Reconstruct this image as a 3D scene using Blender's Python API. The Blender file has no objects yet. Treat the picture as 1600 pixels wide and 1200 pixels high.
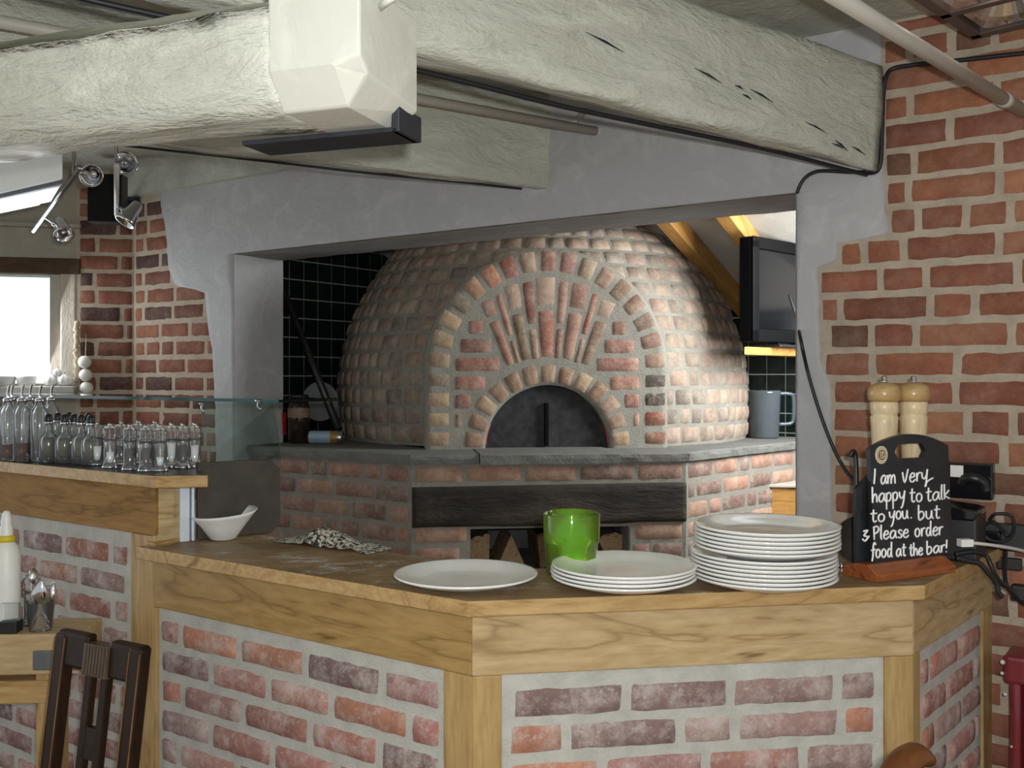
import bpy, bmesh, math, random
from mathutils import Vector, Matrix, noise

# ------------------------------------------------------------------ camera, world, lights, exposure
sc = bpy.context.scene
COL = sc.collection
EYE = 1.5
F = 1540.0            # focal length in pixels of a 1600 px wide frame
CX, CY = 800.0, 588.0
cam = bpy.data.cameras.new('camera')
cam.sensor_width = 36.0
cam.lens = 36.0 * F / 1600.0
cam.shift_y = -(600.0 - CY) / 1600.0
cam.clip_start = 0.05
camo = bpy.data.objects.new('camera', cam)
camo.location = (0, 0, EYE)
camo.rotation_euler = (math.pi / 2, 0, 0)
COL.objects.link(camo)
sc.camera = camo

sc.view_settings.view_transform = 'Standard'
sc.view_settings.look = 'None'
sc.view_settings.gamma = 1.0
sc.view_settings.exposure = 0.12
sc.view_settings.use_curve_mapping = False
try:
    sc.cycles.use_denoising = True
    sc.cycles.max_bounces = 10
    sc.cycles.transparent_max_bounces = 16
    sc.cycles.transmission_bounces = 10
except Exception:
    pass

# overcast daylight outside (ahead of the camera, only seen through window and rooflight);
# the dim grey bar room lies behind the camera
world = bpy.data.worlds.new('daylight')
sc.world = world
world.use_nodes = True
wn = world.node_tree
wn.nodes.clear()
w_out = wn.nodes.new('ShaderNodeOutputWorld')
w_bg = wn.nodes.new('ShaderNodeBackground')
w_tc = wn.nodes.new('ShaderNodeTexCoord')
w_sep = wn.nodes.new('ShaderNodeSeparateXYZ')
w_mr = wn.nodes.new('ShaderNodeMapRange')
w_mr.inputs[1].default_value = -0.05
w_mr.inputs[2].default_value = 0.35
w_mix = wn.nodes.new('ShaderNodeMix')
w_mix.data_type = 'RGBA'
w_mix.inputs[6].default_value = (0.46, 0.49, 0.51, 1)
w_mix.inputs[7].default_value = (2.6, 2.75, 2.95, 1)
wn.links.new(w_tc.outputs['Generated'], w_sep.inputs[0])
wn.links.new(w_sep.outputs['Y'], w_mr.inputs[0])
wn.links.new(w_mr.outputs[0], w_mix.inputs[0])
wn.links.new(w_mix.outputs[2], w_bg.inputs[0])
wn.links.new(w_bg.outputs[0], w_out.inputs[0])


def lamp(name, kind, loc, energy, color=(1, 1, 1), size=0.02, target=None, size_y=None, spread=None):
    l = bpy.data.lights.new(name, kind)
    l.energy = energy
    l.color = color
    if kind == 'AREA':
        l.size = size
        if size_y:
            l.shape = 'RECTANGLE'
            l.size_y = size_y
        if spread:
            l.spread = spread
    else:
        l.shadow_soft_size = size
    o = bpy.data.objects.new(name, l)
    o.location = loc
    if target is not None:
        o.rotation_euler = (Vector(target) - Vector(loc)).to_track_quat('-Z', 'Y').to_euler()
    COL.objects.link(o)
    return o


lamp('camera_flash', 'POINT', (0.05, -0.03, EYE + 0.05), 106.0, (0.99, 1.0, 0.98), 0.018)
lamp('rooflight_daylight', 'AREA', (1.74, 3.84, 1.94), 54.0, (0.97, 1.0, 1.0), 0.85, (0.95, 4.75, 1.55))
lamp('window_daylight', 'AREA', (-2.35, 4.55, 1.75), 5.0, (0.93, 0.97, 1.0), 0.5, (-0.6, 3.2, 1.3))

# ------------------------------------------------------------------ measuring helpers
rng = random.Random(7)


def W(x, y, d):
    return Vector(((x - CX) * d / F, d, EYE - (y - CY) * d / F))


def onz(x, y, z):
    return W(x, y, (EYE - z) * F / (y - CY))


def onplane(x, y, p, n):
    r = Vector(((x - CX) / F, 1.0, -(y - CY) / F))
    o = Vector((0, 0, EYE))
    return o + r * ((Vector(p) - o).dot(n) / r.dot(n))


def nz(p, s=1.0, seed=0.0):
    return noise.noise(Vector((p[0] * s + seed * 7.13, p[1] * s - seed * 3.7, p[2] * s + seed)))


def frame(origin, xdir):
    """x along xdir (horizontal), z up, y away from the viewer side."""
    x = Vector((xdir[0], xdir[1], 0)).normalized()
    z = Vector((0, 0, 1))
    y = z.cross(x)
    m = Matrix((x, y, z)).transposed().to_4x4()
    m.translation = Vector(origin)
    return m


def axis_frame(p0, p1, up=(0, 0, 1)):
    """x from p0 to p1, z as near to up as possible, origin at p0."""
    x = (Vector(p1) - Vector(p0)).normalized()
    y = Vector(up).cross(x).normalized()
    z = x.cross(y)
    m = Matrix((x, y, z)).transposed().to_4x4()
    m.translation = Vector(p0)
    return m


def smooth_path(pts, n=6):
    pts = [Vector(p) for p in pts]
    if len(pts) < 3:
        return pts
    out = []
    for i in range(len(pts) - 1):
        p0 = pts[max(i - 1, 0)]
        p1, p2 = pts[i], pts[i + 1]
        p3 = pts[min(i + 2, len(pts) - 1)]
        for k in range(n):
            t = k / n
            out.append(0.5 * ((2 * p1) + (p2 - p0) * t + (2 * p0 - 5 * p1 + 4 * p2 - p3) * t * t
                              + (3 * p1 - p0 - 3 * p2 + p3) * t ** 3))
    out.append(pts[-1])
    return out


# ------------------------------------------------------------------ mesh builder
class MB:
    def __init__(self):
        self.v, self.f, self.m, self.s, self.c = [], [], [], [], []

    def add(self, verts, faces, mat=0, smooth=False, col=(1, 1, 1)):
        b = len(self.v)
        self.v += [tuple(p) for p in verts]
        self.c += [col] * len(verts)
        for f in faces:
            self.f.append([i + b for i in f])
            self.m.append(mat)
            self.s.append(smooth)

    def box(self, x0, x1, y0, y1, z0, z1, mat=0, M=None):
        vs = [Vector((x, y, z)) for z in (z0, z1) for y in (y0, y1) for x in (x0, x1)]
        if M is not None:
            vs = [M @ p for p in vs]
        self.add(vs, [(0, 2, 3, 1), (4, 5, 7, 6), (0, 1, 5, 4), (2, 6, 7, 3), (0, 4, 6, 2), (1, 3, 7, 5)], mat)

    def prism(self, poly, z0, z1, mat=0, M=None, mat_top=None, smooth=False):
        """poly: counter-clockwise xy points."""
        n = len(poly)
        vs = [Vector((p[0], p[1], z0)) for p in poly] + [Vector((p[0], p[1], z1)) for p in poly]
        if M is not None:
            vs = [M @ p for p in vs]
        self.add(vs, [tuple(reversed(range(n)))], mat)
        b = len(self.v) - 2 * n
        self.f.append([b + n + i for i in range(n)])
        self.m.append(mat if mat_top is None else mat_top)
        self.s.append(False)
        for i in range(n):
            j = (i + 1) % n
            self.f.append([b + i, b + j, b + n + j, b + n + i])
            self.m.append(mat)
            self.s.append(smooth)

    def wallpoly(self, poly, y0, y1, mat=0, M=None, smooth=False):
        """poly in x,z (counter-clockwise seen from -y), extruded from y0 (front) to y1 (back)."""
        n = len(poly)
        vs = [Vector((p[0], y0, p[1])) for p in poly] + [Vector((p[0], y1, p[1])) for p in poly]
        if M is not None:
            vs = [M @ p for p in vs]
        fs = [tuple(range(n)), tuple(reversed(range(n, 2 * n)))]
        fs += [(j, i, n + i, n + j) for i, j in ((i, (i + 1) % n) for i in range(n))]
        b = len(self.v)
        self.add(vs, fs, mat)
        if smooth:
            for k in range(len(self.f) - n, len(self.f)):
                self.s[k] = True

    def lathe(self, prof, c=(0, 0, 0), n=24, mat=0, M=None, smooth=True, squash=None):
        """prof: (r, z) from the bottom up the outside (and back down the inside)."""
        c = Vector(c)
        rings, vs, fs = [], [], []
        for r, z in prof:
            if r < 1e-6:
                rings.append([len(vs)])
                vs.append(c + Vector((0, 0, z)))
            else:
                ids = []
                for k in range(n):
                    a = 2 * math.pi * k / n
                    p = Vector((r * math.cos(a), r * math.sin(a), z))
                    if squash:
                        p = squash(p)
                    ids.append(len(vs))
                    vs.append(c + p)
                rings.append(ids)
        for a, b in zip(rings, rings[1:]):
            if len(a) == 1 and len(b) == 1:
                continue
            for k in range(n):
                k2 = (k + 1) % n
                if len(a) == 1:
                    fs.append((a[0], b[k2], b[k]))
                elif len(b) == 1:
                    fs.append((a[k], a[k2], b[0]))
                else:
                    fs.append((a[k], a[k2], b[k2], b[k]))
        if M is not None:
            vs = [M @ p for p in vs]
        self.add(vs, fs, mat, smooth)

    def tube(self, pts, r, n=8, mat=0, M=None, smooth=True, caps=True):
        pts = [Vector(p) for p in pts]
        if M is not None:
            pts = [M @ p for p in pts]
        rs = r if isinstance(r, (list, tuple)) else [r] * len(pts)
        t0 = (pts[1] - pts[0]).normalized()
        ref = Vector((0, 0, 1)) if abs(t0.z) < 0.9 else Vector((1, 0, 0))
        u = t0.cross(ref).normalized()
        vs, fs = [], []
        for i, p in enumerate(pts):
            if i == 0:
                t = t0
            elif i == len(pts) - 1:
                t = (pts[i] - pts[i - 1])
            else:
                t = (pts[i + 1] - pts[i - 1])
            if t.length < 1e-9:
                t = t0
            t = t.normalized()
            u = (u - t * u.dot(t))
            if u.length < 1e-6:
                u = t.orthogonal()
            u.normalize()
            w = t.cross(u)
            for k in range(n):
                a = 2 * math.pi * k / n
                vs.append(p + (u * math.cos(a) + w * math.sin(a)) * rs[i])
        for i in range(len(pts) - 1):
            for k in range(n):
                k2 = (k + 1) % n
                fs.append((i * n + k, i * n + k2, (i + 1) * n + k2, (i + 1) * n + k))
        if caps:
            fs.append(tuple(reversed(range(n))))
            fs.append(tuple(range((len(pts) - 1) * n, len(pts) * n)))
        self.add(vs, fs, mat, smooth)

    def sphere(self, c, r, mat=0, n=16, M=None, sz=1.0):
        k = max(6, n // 2)
        prof = [(r * math.cos(-math.pi / 2 + math.pi * i / k), r * sz * math.sin(-math.pi / 2 + math.pi * i / k)) for i in range(k + 1)]
        prof[0] = (0, -r * sz)
        prof[-1] = (0, r * sz)
        self.lathe(prof, c, n, mat, M)

    def grid(self, mapf, s0, s1, t0, t1, ns, nt, h=None, mat=0, smooth=True, keep=None):
        vs, fs = [], []
        for j in range(nt + 1):
            for i in range(ns + 1):
                s = s0 + (s1 - s0) * i / ns
                t = t0 + (t1 - t0) * j / nt
                vs.append(mapf(s, t, h(s, t) if h else 0.0))
        for j in range(nt):
            for i in range(ns):
                if keep and not keep(s0 + (s1 - s0) * (i + .5) / ns, t0 + (t1 - t0) * (j + .5) / nt):
                    continue
                a = j * (ns + 1) + i
                fs.append((a, a + 1, a + ns + 2, a + ns + 1))
        self.add(vs, fs, mat, smooth)

    def build(self, name, mats, parent=None, M=None, bevel=0.0, seg=2, pm=None):
        me = bpy.data.meshes.new(name)
        me.from_pydata(self.v, [], self.f)
        if not isinstance(mats, (list, tuple)):
            mats = [mats]
        for m in mats:
            me.materials.append(m)
        me.polygons.foreach_set('material_index', self.m)
        me.polygons.foreach_set('use_smooth', self.s)
        if any(c != (1, 1, 1) for c in self.c):
            at = me.attributes.new('tint', 'FLOAT_COLOR', 'POINT')
            flat = []
            for c in self.c:
                flat += [c[0], c[1], c[2], 1.0]
            at.data.foreach_set('color', flat)
        me.validate()
        me.update()
        o = bpy.data.objects.new(name, me)
        COL.objects.link(o)
        if M is not None:
            o.matrix_basis = M
        if parent is not None:
            o.parent = parent
            o.matrix_parent_inverse = (pm if pm is not None else parent.matrix_basis).inverted()
        if bevel > 0:
            b = o.modifiers.new('bevel', 'BEVEL')
            b.width = bevel
            b.segments = seg
            b.limit_method = 'ANGLE'
            b.angle_limit = math.radians(40)
        return o


def tag(o, label=None, cat=None, group=None, kind=None):
    if label:
        o['label'] = label
    if cat:
        o['category'] = cat
    if group:
        o['group'] = group
    if kind:
        o['kind'] = kind
    return o


def thing(name, label, cat, M=None, group=None):
    o = bpy.data.objects.new(name, None)
    o.empty_display_size = 0.05
    COL.objects.link(o)
    if M is not None:
        if isinstance(M, Matrix):
            o.matrix_basis = M
        else:
            o.matrix_basis = Matrix.Translation(Vector(M))
    return tag(o, label, cat, group)


def copy_thing(root, M, label=None, group=None):
    kids = {}
    for o in bpy.data.objects:
        if o.parent is not None:
            kids.setdefault(o.parent.name, []).append(o)

    def cp(o, parent):
        c = o.copy()
        COL.objects.link(c)
        if parent is not None:
            c.parent = parent
        for k in kids.get(o.name, []):
            cp(k, c)
        return c
    r = cp(root, None)
    r.matrix_basis = M if isinstance(M, Matrix) else Matrix.Translation(Vector(M))
    return tag(r, label, None, group)


# ------------------------------------------------------------------ materials
def mat_new(name):
    m = bpy.data.materials.new(name)
    m.use_nodes = True
    nt = m.node_tree
    return m, nt, nt.nodes['Principled BSDF']


def N(nt, kind, **kw):
    n = nt.nodes.new(kind)
    for k, v in kw.items():
        if k.startswith('i_'):
            n.inputs[k[2:].replace('_', ' ')].default_value = v
        else:
            setattr(n, k, v)
    return n


def ramp(nt, fac, stops):
    r = nt.nodes.new('ShaderNodeValToRGB')
    el = r.color_ramp.elements
    while len(el) < len(stops):
        el.new(0.5)
    for e, (p, c) in zip(el, stops):
        e.position = p
        e.color = (c[0], c[1], c[2], 1) if not isinstance(c, (int, float)) else (c, c, c, 1)
    nt.links.new(fac, r.inputs[0])
    return r.outputs[0]


def mix(nt, fac, a, b, mode='MIX'):
    m = nt.nodes.new('ShaderNodeMix')
    m.data_type = 'RGBA'
    m.blend_type = mode
    for sock, val in ((m.inputs[0], fac), (m.inputs[6], a), (m.inputs[7], b)):
        if hasattr(val, 'is_linked'):
            nt.links.new(val, sock)
        elif isinstance(val, (int, float)):
            sock.default_value = val
        else:
            sock.default_value = (val[0], val[1], val[2], 1)
    return m.outputs[2]


def noise_tex(nt, scale, detail=4.0, rough=0.55, vec=None, dist=0.0):
    n = nt.nodes.new('ShaderNodeTexNoise')
    n.inputs['Scale'].default_value = scale
    n.inputs['Detail'].default_value = detail
    n.inputs['Roughness'].default_value = rough
    n.inputs['Distortion'].default_value = dist
    if vec is not None:
        nt.links.new(vec, n.inputs['Vector'])
    return n.outputs['Fac']


def coords(nt, scale=None, rot=None):
    tc = nt.nodes.new('ShaderNodeTexCoord')
    if scale is None and rot is None:
        return tc.outputs['Object']
    mp = nt.nodes.new('ShaderNodeMapping')
    if scale:
        mp.inputs['Scale'].default_value = scale
    if rot:
        mp.inputs['Rotation'].default_value = rot
    nt.links.new(tc.outputs['Object'], mp.inputs['Vector'])
    return mp.outputs[0]


def bump(nt, b, fac, strength=0.4, dist=0.004):
    n = nt.nodes.new('ShaderNodeBump')
    n.inputs['Strength'].default_value = strength
    n.inputs['Distance'].default_value = dist
    nt.links.new(fac, n.inputs['Height'])
    nt.links.new(n.outputs[0], b.inputs['Normal'])


def plain(name, col, rough=0.5, metal=0.0, spec=0.5, var=0.0, scale=20.0, bmp=0.0, coat=0.0):
    m, nt, b = mat_new(name)
    b.inputs['Base Color'].default_value = (*col, 1)
    b.inputs['Roughness'].default_value = rough
    b.inputs['Metallic'].default_value = metal
    b.inputs['Specular IOR Level'].default_value = spec
    b.inputs['Coat Weight'].default_value = coat
    f = noise_tex(nt, scale, 4, 0.6, coords(nt))
    v = max(var, 0.04)
    c = ramp(nt, f, [(0.3, [k * (1 - v) for k in col]), (0.7, [min(1, k * (1 + v)) for k in col])])
    nt.links.new(c, b.inputs['Base Color'])
    if bmp > 0:
        bump(nt, b, f, bmp, 0.004)
    return m


def glassy(name, col, rough=0.02, ior=1.45, thin=0.0):
    m, nt, b = mat_new(name)
    b.inputs['Base Color'].default_value = (*col, 1)
    b.inputs['Roughness'].default_value = rough
    b.inputs['IOR'].default_value = ior
    b.inputs['Transmission Weight'].default_value = 1.0
    f = noise_tex(nt, 6, 2, 0.5, coords(nt))
    nt.links.new(ramp(nt, f, [(0.3, [k * 0.97 for k in col]), (0.7, col)]), b.inputs['Base Color'])
    return m


def pane_mat(name, tint, gloss=1.0, rough=0.03, ior=1.5, body=0.0):
    """clear sheet: tinted see-through with Fresnel reflection"""
    m, nt, b = mat_new(name)
    out = nt.nodes['Material Output']
    tr = nt.nodes.new('ShaderNodeBsdfTransparent')
    f = noise_tex(nt, 5, 3, 0.6, coords(nt))
    nt.links.new(ramp(nt, f, [(0.3, [k * 0.94 for k in tint]), (0.7, tint)]), tr.inputs[0])
    gl = nt.nodes.new('ShaderNodeBsdfGlossy')
    gl.inputs['Roughness'].default_value = rough
    gl.inputs[0].default_value = (gloss, gloss, gloss, 1)
    fr = nt.nodes.new('ShaderNodeFresnel')
    fr.inputs['IOR'].default_value = ior
    mx = nt.nodes.new('ShaderNodeMixShader')
    nt.links.new(fr.outputs[0], mx.inputs[0])
    nt.links.new(tr.outputs[0], mx.inputs[1])
    nt.links.new(gl.outputs[0], mx.inputs[2])
    last = mx.outputs[0]
    if body > 0:
        b.inputs['Base Color'].default_value = (*tint, 1)
        b.inputs['Roughness'].default_value = 0.15
        m2 = nt.nodes.new('ShaderNodeMixShader')
        m2.inputs[0].default_value = body
        nt.links.new(last, m2.inputs[1])
        nt.links.new(b.outputs[0], m2.inputs[2])
        last = m2.outputs[0]
    nt.links.new(last, out.inputs[0])
    return m


def brick_mat(name, lime=0.35, lime_col=(0.50, 0.45, 0.40), dark=0.35, scale=1.0, rough=0.85, sat=1.0):
    m, nt, b = mat_new(name)
    at = N(nt, 'ShaderNodeAttribute', attribute_name='tint')
    co = coords(nt)
    n1 = noise_tex(nt, 9 * scale, 5, 0.65, co)
    n2 = noise_tex(nt, 42 * scale, 5, 0.7, co)
    n3 = noise_tex(nt, 11 * scale, 7, 0.75, co, 0.0)
    n4 = noise_tex(nt, 75 * scale, 4, 0.8, co)
    c = mix(nt, ramp(nt, n1, [(0.38, dark), (0.62, 0.0)]), at.outputs['Color'],
            mix(nt, 1.0, at.outputs['Color'], (0.52, 0.47, 0.48), 'MULTIPLY'))
    c = mix(nt, ramp(nt, n2, [(0.35, 0.35), (0.6, 0.0)]), c, mix(nt, 1.0, c, (0.6, 0.55, 0.55), 'MULTIPLY'))
    c = mix(nt, ramp(nt, n3, [(0.46, 0.0), (0.66, lime)]), c, lime_col)
    c = mix(nt, ramp(nt, n4, [(0.55, 0.0), (0.70, lime * .8)]), c, lime_col)
    nt.links.new(c, b.inputs['Base Color'])
    b.inputs['Roughness'].default_value = rough
    b.inputs['Specular IOR Level'].default_value = 0.35
    bump(nt, b, n2, 0.55, 0.006)
    return m


def mortar_mat(name, col, bmp=0.5):
    m, nt, b = mat_new(name)
    co = coords(nt)
    n1 = noise_tex(nt, 14, 5, 0.7, co)
    n2 = noise_tex(nt, 120, 4, 0.7, co)
    c = ramp(nt, n1, [(0.3, [k * 0.80 for k in col]), (0.55, col), (0.75, [min(1, k * 1.12) for k in col])])
    nt.links.new(c, b.inputs['Base Color'])
    b.inputs['Roughness'].default_value = 0.92
    b.inputs['Specular IOR Level'].default_value = 0.2
    bump(nt, b, n2, bmp, 0.006)
    return m


def paint_mat(name, col, stain, rough=0.55, bscale=18.0, stretch=(1, 1, 1), strength=0.6, wear=(0.5, 0.8)):
    m, nt, b = mat_new(name)
    co = coords(nt, stretch)
    n1 = noise_tex(nt, 4.5, 6, 0.65, co, 0.4)
    n2 = noise_tex(nt, bscale, 6, 0.65, co, 0.5)
    n3 = noise_tex(nt, bscale * 5, 4, 0.7, co)
    c = mix(nt, ramp(nt, n1, [(wear[0], 0.0), (wear[1], 0.75)]), col, stain)
    c = mix(nt, ramp(nt, n2, [(0.50, 0.0), (0.66, 0.55)]), c, [min(1, k * 1.28) for k in col])
    nt.links.new(c, b.inputs['Base Color'])
    b.inputs['Roughness'].default_value = rough
    b.inputs['Specular IOR Level'].default_value = 0.4
    mm = nt.nodes.new('ShaderNodeMath')
    mm.operation = 'MULTIPLY_ADD'
    nt.links.new(n3, mm.inputs[0])
    mm.inputs[1].default_value = 0.25
    nt.links.new(n2, mm.inputs[2])
    bump(nt, b, mm.outputs[0], strength, 0.02)
    return m


def wood_mat(name, light, mid, dark, rough=0.45, scale=1.0, grain_axis='X', knots=True, coat=0.0, wave=9.0):
    m, nt, b = mat_new(name)
    st = {'X': (0.16, 1, 1), 'Y': (1, 0.16, 1), 'Z': (1, 1, 0.16)}[grain_axis]
    co = coords(nt, tuple(k * scale for k in st))
    big = noise_tex(nt, 5.0, 4, 0.55, co, 1.2)
    # growth rings: several bands out of one smooth field
    mul = N(nt, 'ShaderNodeMath', operation='MULTIPLY')
    mul.inputs[1].default_value = wave
    nt.links.new(big, mul.inputs[0])
    fr = N(nt, 'ShaderNodeMath', operation='PINGPONG')
    fr.inputs[1].default_value = 1.0
    nt.links.new(mul.outputs[0], fr.inputs[0])
    fine = noise_tex(nt, 70, 4, 0.6, co)
    c = ramp(nt, fr.outputs[0], [(0.0, dark), (0.14, mid), (0.6, light), (1.0, mid)])
    c = mix(nt, ramp(nt, big, [(0.35, 0.65), (0.65, 0.0)]), c, mid)
    c = mix(nt, ramp(nt, fine, [(0.35, 0.45), (0.62, 0.0)]), c, mix(nt, 1.0, c, (0.62, 0.55, 0.45), 'MULTIPLY'))
    if knots:
        vo = nt.nodes.new('ShaderNodeTexVoronoi')
        vo.inputs['Scale'].default_value = 2.6
        co2 = coords(nt, tuple(k * scale for k in {'X': (0.7, 1.6, 1.6), 'Y': (1.6, .7, 1.6), 'Z': (1.6, 1.6, .7)}[grain_axis]))
        nt.links.new(co2, vo.inputs['Vector'])
        c = mix(nt, ramp(nt, vo.outputs['Distance'], [(0.05, 0.85), (0.13, 0.25), (0.22, 0.0)]), c, dark)
    nt.links.new(c, b.inputs['Base Color'])
    b.inputs['Roughness'].default_value = rough
    b.inputs['Coat Weight'].default_value = coat
    b.inputs['Coat Roughness'].default_value = 0.25
    b.inputs['Specular IOR Level'].default_value = 0.22
    bump(nt, b, fine, 0.15, 0.002)
    return m


def emit_mat(name, col, strength):
    m, nt, b = mat_new(name)
    b.inputs['Base Color'].default_value = (*col, 1)
    b.inputs['Emission Color'].default_value = (*col, 1)
    b.inputs['Emission Strength'].default_value = strength
    return m


MAT = {}
MAT['counter_brick'] = brick_mat('counter brick', 0.75, (0.56, 0.50, 0.47), 0.45)
MAT['counter_mortar'] = mortar_mat('counter mortar', (0.49, 0.485, 0.44))
MAT['wall_brick'] = brick_mat('wall brick', 0.20, (0.42, 0.33, 0.26), 0.5)
MAT['wall_mortar'] = mortar_mat('wall mortar', (0.46, 0.385, 0.30), 0.8)
MAT['oven_brick'] = brick_mat('oven brick', 0.45, (0.45, 0.38, 0.30), 0.5, 1.3)
MAT['oven_mortar'] = mortar_mat('oven mortar', (0.245, 0.235, 0.20), 0.7)
MAT['slate'] = mortar_mat('slate ledge', (0.17, 0.17, 0.155), 0.8)
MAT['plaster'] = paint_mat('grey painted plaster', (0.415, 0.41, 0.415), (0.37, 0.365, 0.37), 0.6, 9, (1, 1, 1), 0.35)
MAT['plaster_warm'] = paint_mat('stone coloured plaster', (0.34, 0.31, 0.25), (0.26, 0.235, 0.18), 0.7, 9)
MAT['beam'] = paint_mat('cream painted timber', (0.53, 0.54, 0.475), (0.40, 0.39, 0.315), 0.38, 15, (0.35, 1, 1), 1.0)
MAT['ceiling'] = paint_mat('cream painted ceiling', (0.45, 0.455, 0.39), (0.35, 0.35, 0.29), 0.6, 10)
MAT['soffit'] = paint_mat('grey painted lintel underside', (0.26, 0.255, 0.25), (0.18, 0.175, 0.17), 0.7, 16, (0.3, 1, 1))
MAT['roof'] = paint_mat('pale roof lining', (0.42, 0.40, 0.36), (0.36, 0.34, 0.30), 0.7, 6, (1, 1, 1), 0.1)
MAT['oak'] = wood_mat('oak', (0.56, 0.425, 0.245), (0.47, 0.34, 0.175), (0.22, 0.135, 0.06), 0.42)
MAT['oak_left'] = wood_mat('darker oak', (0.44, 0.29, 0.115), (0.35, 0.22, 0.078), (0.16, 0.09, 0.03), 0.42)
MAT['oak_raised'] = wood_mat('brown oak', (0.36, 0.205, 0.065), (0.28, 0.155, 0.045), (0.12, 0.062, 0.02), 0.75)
MAT['oak_upright'] = wood_mat('oak upright', (0.50, 0.35, 0.16), (0.41, 0.27, 0.11), (0.22, 0.125, 0.05), 0.45, 1.0, 'Z', False)
MAT['oak_edge'] = wood_mat('oak edge', (0.53, 0.37, 0.175), (0.45, 0.29, 0.12), (0.25, 0.145, 0.055), 0.4, 1.2, 'X', False)
MAT['rafter'] = wood_mat('varnished rafter', (0.50, 0.28, 0.09), (0.40, 0.21, 0.06), (0.2, 0.10, 0.03), 0.45, 1.0, 'X', False)
MAT['dark_oak'] = wood_mat('dark stained oak', (0.030, 0.013, 0.005), (0.018, 0.008, 0.0035), (0.008, 0.004, 0.002), 0.42, 2.0, 'Z', False, 0.0)
MAT['dark_oak_edge'] = wood_mat('rubbed edge of dark stained oak', (0.26, 0.13, 0.04), (0.18, 0.085, 0.027), (0.08, 0.04, 0.014), 0.35, 2.0, 'Z', False, 0.1)
MAT['mahogany'] = wood_mat('red brown varnished wood', (0.36, 0.11, 0.028), (0.24, 0.065, 0.018), (0.06, 0.016, 0.007), 0.3, 3.0, 'X', False, 0.4, 7)
MAT['beech'] = wood_mat('pale beech', (0.74, 0.60, 0.39), (0.70, 0.555, 0.35), (0.64, 0.49, 0.29), 0.35, 2.0, 'Z', False, 0.2, 3)
MAT['beech_dark'] = wood_mat('honey beech', (0.52, 0.36, 0.17), (0.45, 0.29, 0.12), (0.33, 0.20, 0.08), 0.3, 2.0, 'X', False, 0.4, 5)
MAT['charred'] = paint_mat('charred timber', (0.055, 0.042, 0.030), (0.009, 0.008, 0.0075), 0.9, 12, (0.22, 1, 1), 1.0, (0.34, 0.52))
MAT['lintel_wood'] = wood_mat('dark brown window lintel', (0.10, 0.06, 0.035), (0.065, 0.04, 0.025), (0.03, 0.02, 0.012), 0.7, 1.0, 'X', False)
MAT['log'] = wood_mat('split log', (0.40, 0.28, 0.17), (0.30, 0.20, 0.12), (0.12, 0.07, 0.04), 0.8, 2.0, 'Y', False)
MAT['bark'] = plain('bark', (0.09, 0.065, 0.045), 0.9, var=0.4, scale=40, bmp=0.8)
MAT['white_china'] = plain('white china', (0.80, 0.80, 0.77), 0.12, 0, 0.5, 0.02)
MAT['black'] = plain('black plastic', (0.012, 0.012, 0.013), 0.4, 0, 0.5, 0.2, 30)
MAT['black_gloss'] = plain('gloss black plastic', (0.008, 0.008, 0.010), 0.12, 0, 0.6, 0.1)
MAT['tv_black'] = plain('matt black television plastic', (0.003, 0.003, 0.0035), 0.5, 0, 0.06, 0.1)
MAT['grille'] = plain('black speaker cloth', (0.010, 0.010, 0.010), 0.9, 0, 0.2, 0.3, 200, 0.5)
MAT['brown_panel'] = plain('dark brown board', (0.052, 0.042, 0.032), 0.6, 0, 0.4, 0.25, 15)
MAT['chalkboard'] = plain('chalkboard black', (0.013, 0.014, 0.016), 0.35, 0, 0.5, 0.5, 9)
MAT['chalk'] = plain('white chalk pen', (0.88, 0.88, 0.88), 0.7, 0, 0.2, 0.05)
MAT['cream'] = plain('cream print', (0.72, 0.62, 0.42), 0.6)
MAT['maroon'] = plain('maroon print', (0.10, 0.035, 0.025), 0.6)
MAT['chrome'] = plain('chrome', (0.72, 0.72, 0.74), 0.10, 1.0, 0.5, 0.03)
MAT['steel'] = plain('brushed steel', (0.50, 0.50, 0.50), 0.32, 1.0, 0.5, 0.08, 60)
MAT['galv'] = plain('grey galvanised steel', (0.15, 0.16, 0.17), 0.55, 0.5, 0.5, 0.15, 40)
MAT['black_steel'] = plain('black steel', (0.030, 0.034, 0.042), 0.45, 0.3, 0.5, 0.3, 20)
MAT['oven_door'] = plain('soot black iron', (0.026, 0.026, 0.028), 0.7, 0.1, 0.25, 0.5, 25, 0.4)
MAT['red_edge'] = plain('red heatproof edge', (0.40, 0.035, 0.03), 0.5)
MAT['tile'] = plain('black green glazed tile', (0.008, 0.013, 0.012), 0.16, 0, 0.6, 0.6, 7)
MAT['grout'] = plain('pale grey grout', (0.30, 0.32, 0.28), 0.8, 0, 0.3, 0.15, 30)
MAT['cable'] = plain('black cable', (0.010, 0.011, 0.014), 0.5)
MAT['white_cable'] = plain('pale grey cable', (0.62, 0.62, 0.58), 0.5)
MAT['conduit'] = plain('cream painted pipe', (0.47, 0.45, 0.40), 0.45, 0, 0.5, 0.06, 8)
MAT['white_paint'] = plain('white gloss paint', (0.78, 0.79, 0.74), 0.4, 0, 0.5, 0.05, 6)
MAT['dark_frame'] = plain('dark bronze frame', (0.10, 0.075, 0.065), 0.45, 0.2)
MAT['reflector'] = plain('silver reflector', (0.75, 0.78, 0.82), 0.16, 1.0, 0.5, 0.03)
MAT['lamp_on'] = emit_mat('lit halogen lamp', (1.0, 0.90, 0.72), 6.0)
MAT['tube_on'] = emit_mat('lit fluorescent tube', (0.9, 0.95, 1.0), 2.2)
MAT['maroon_enamel'] = plain('oxblood enamel', (0.17, 0.018, 0.026), 0.18, 0, 0.5, 0.08, 12, 0, 0.4)
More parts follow.
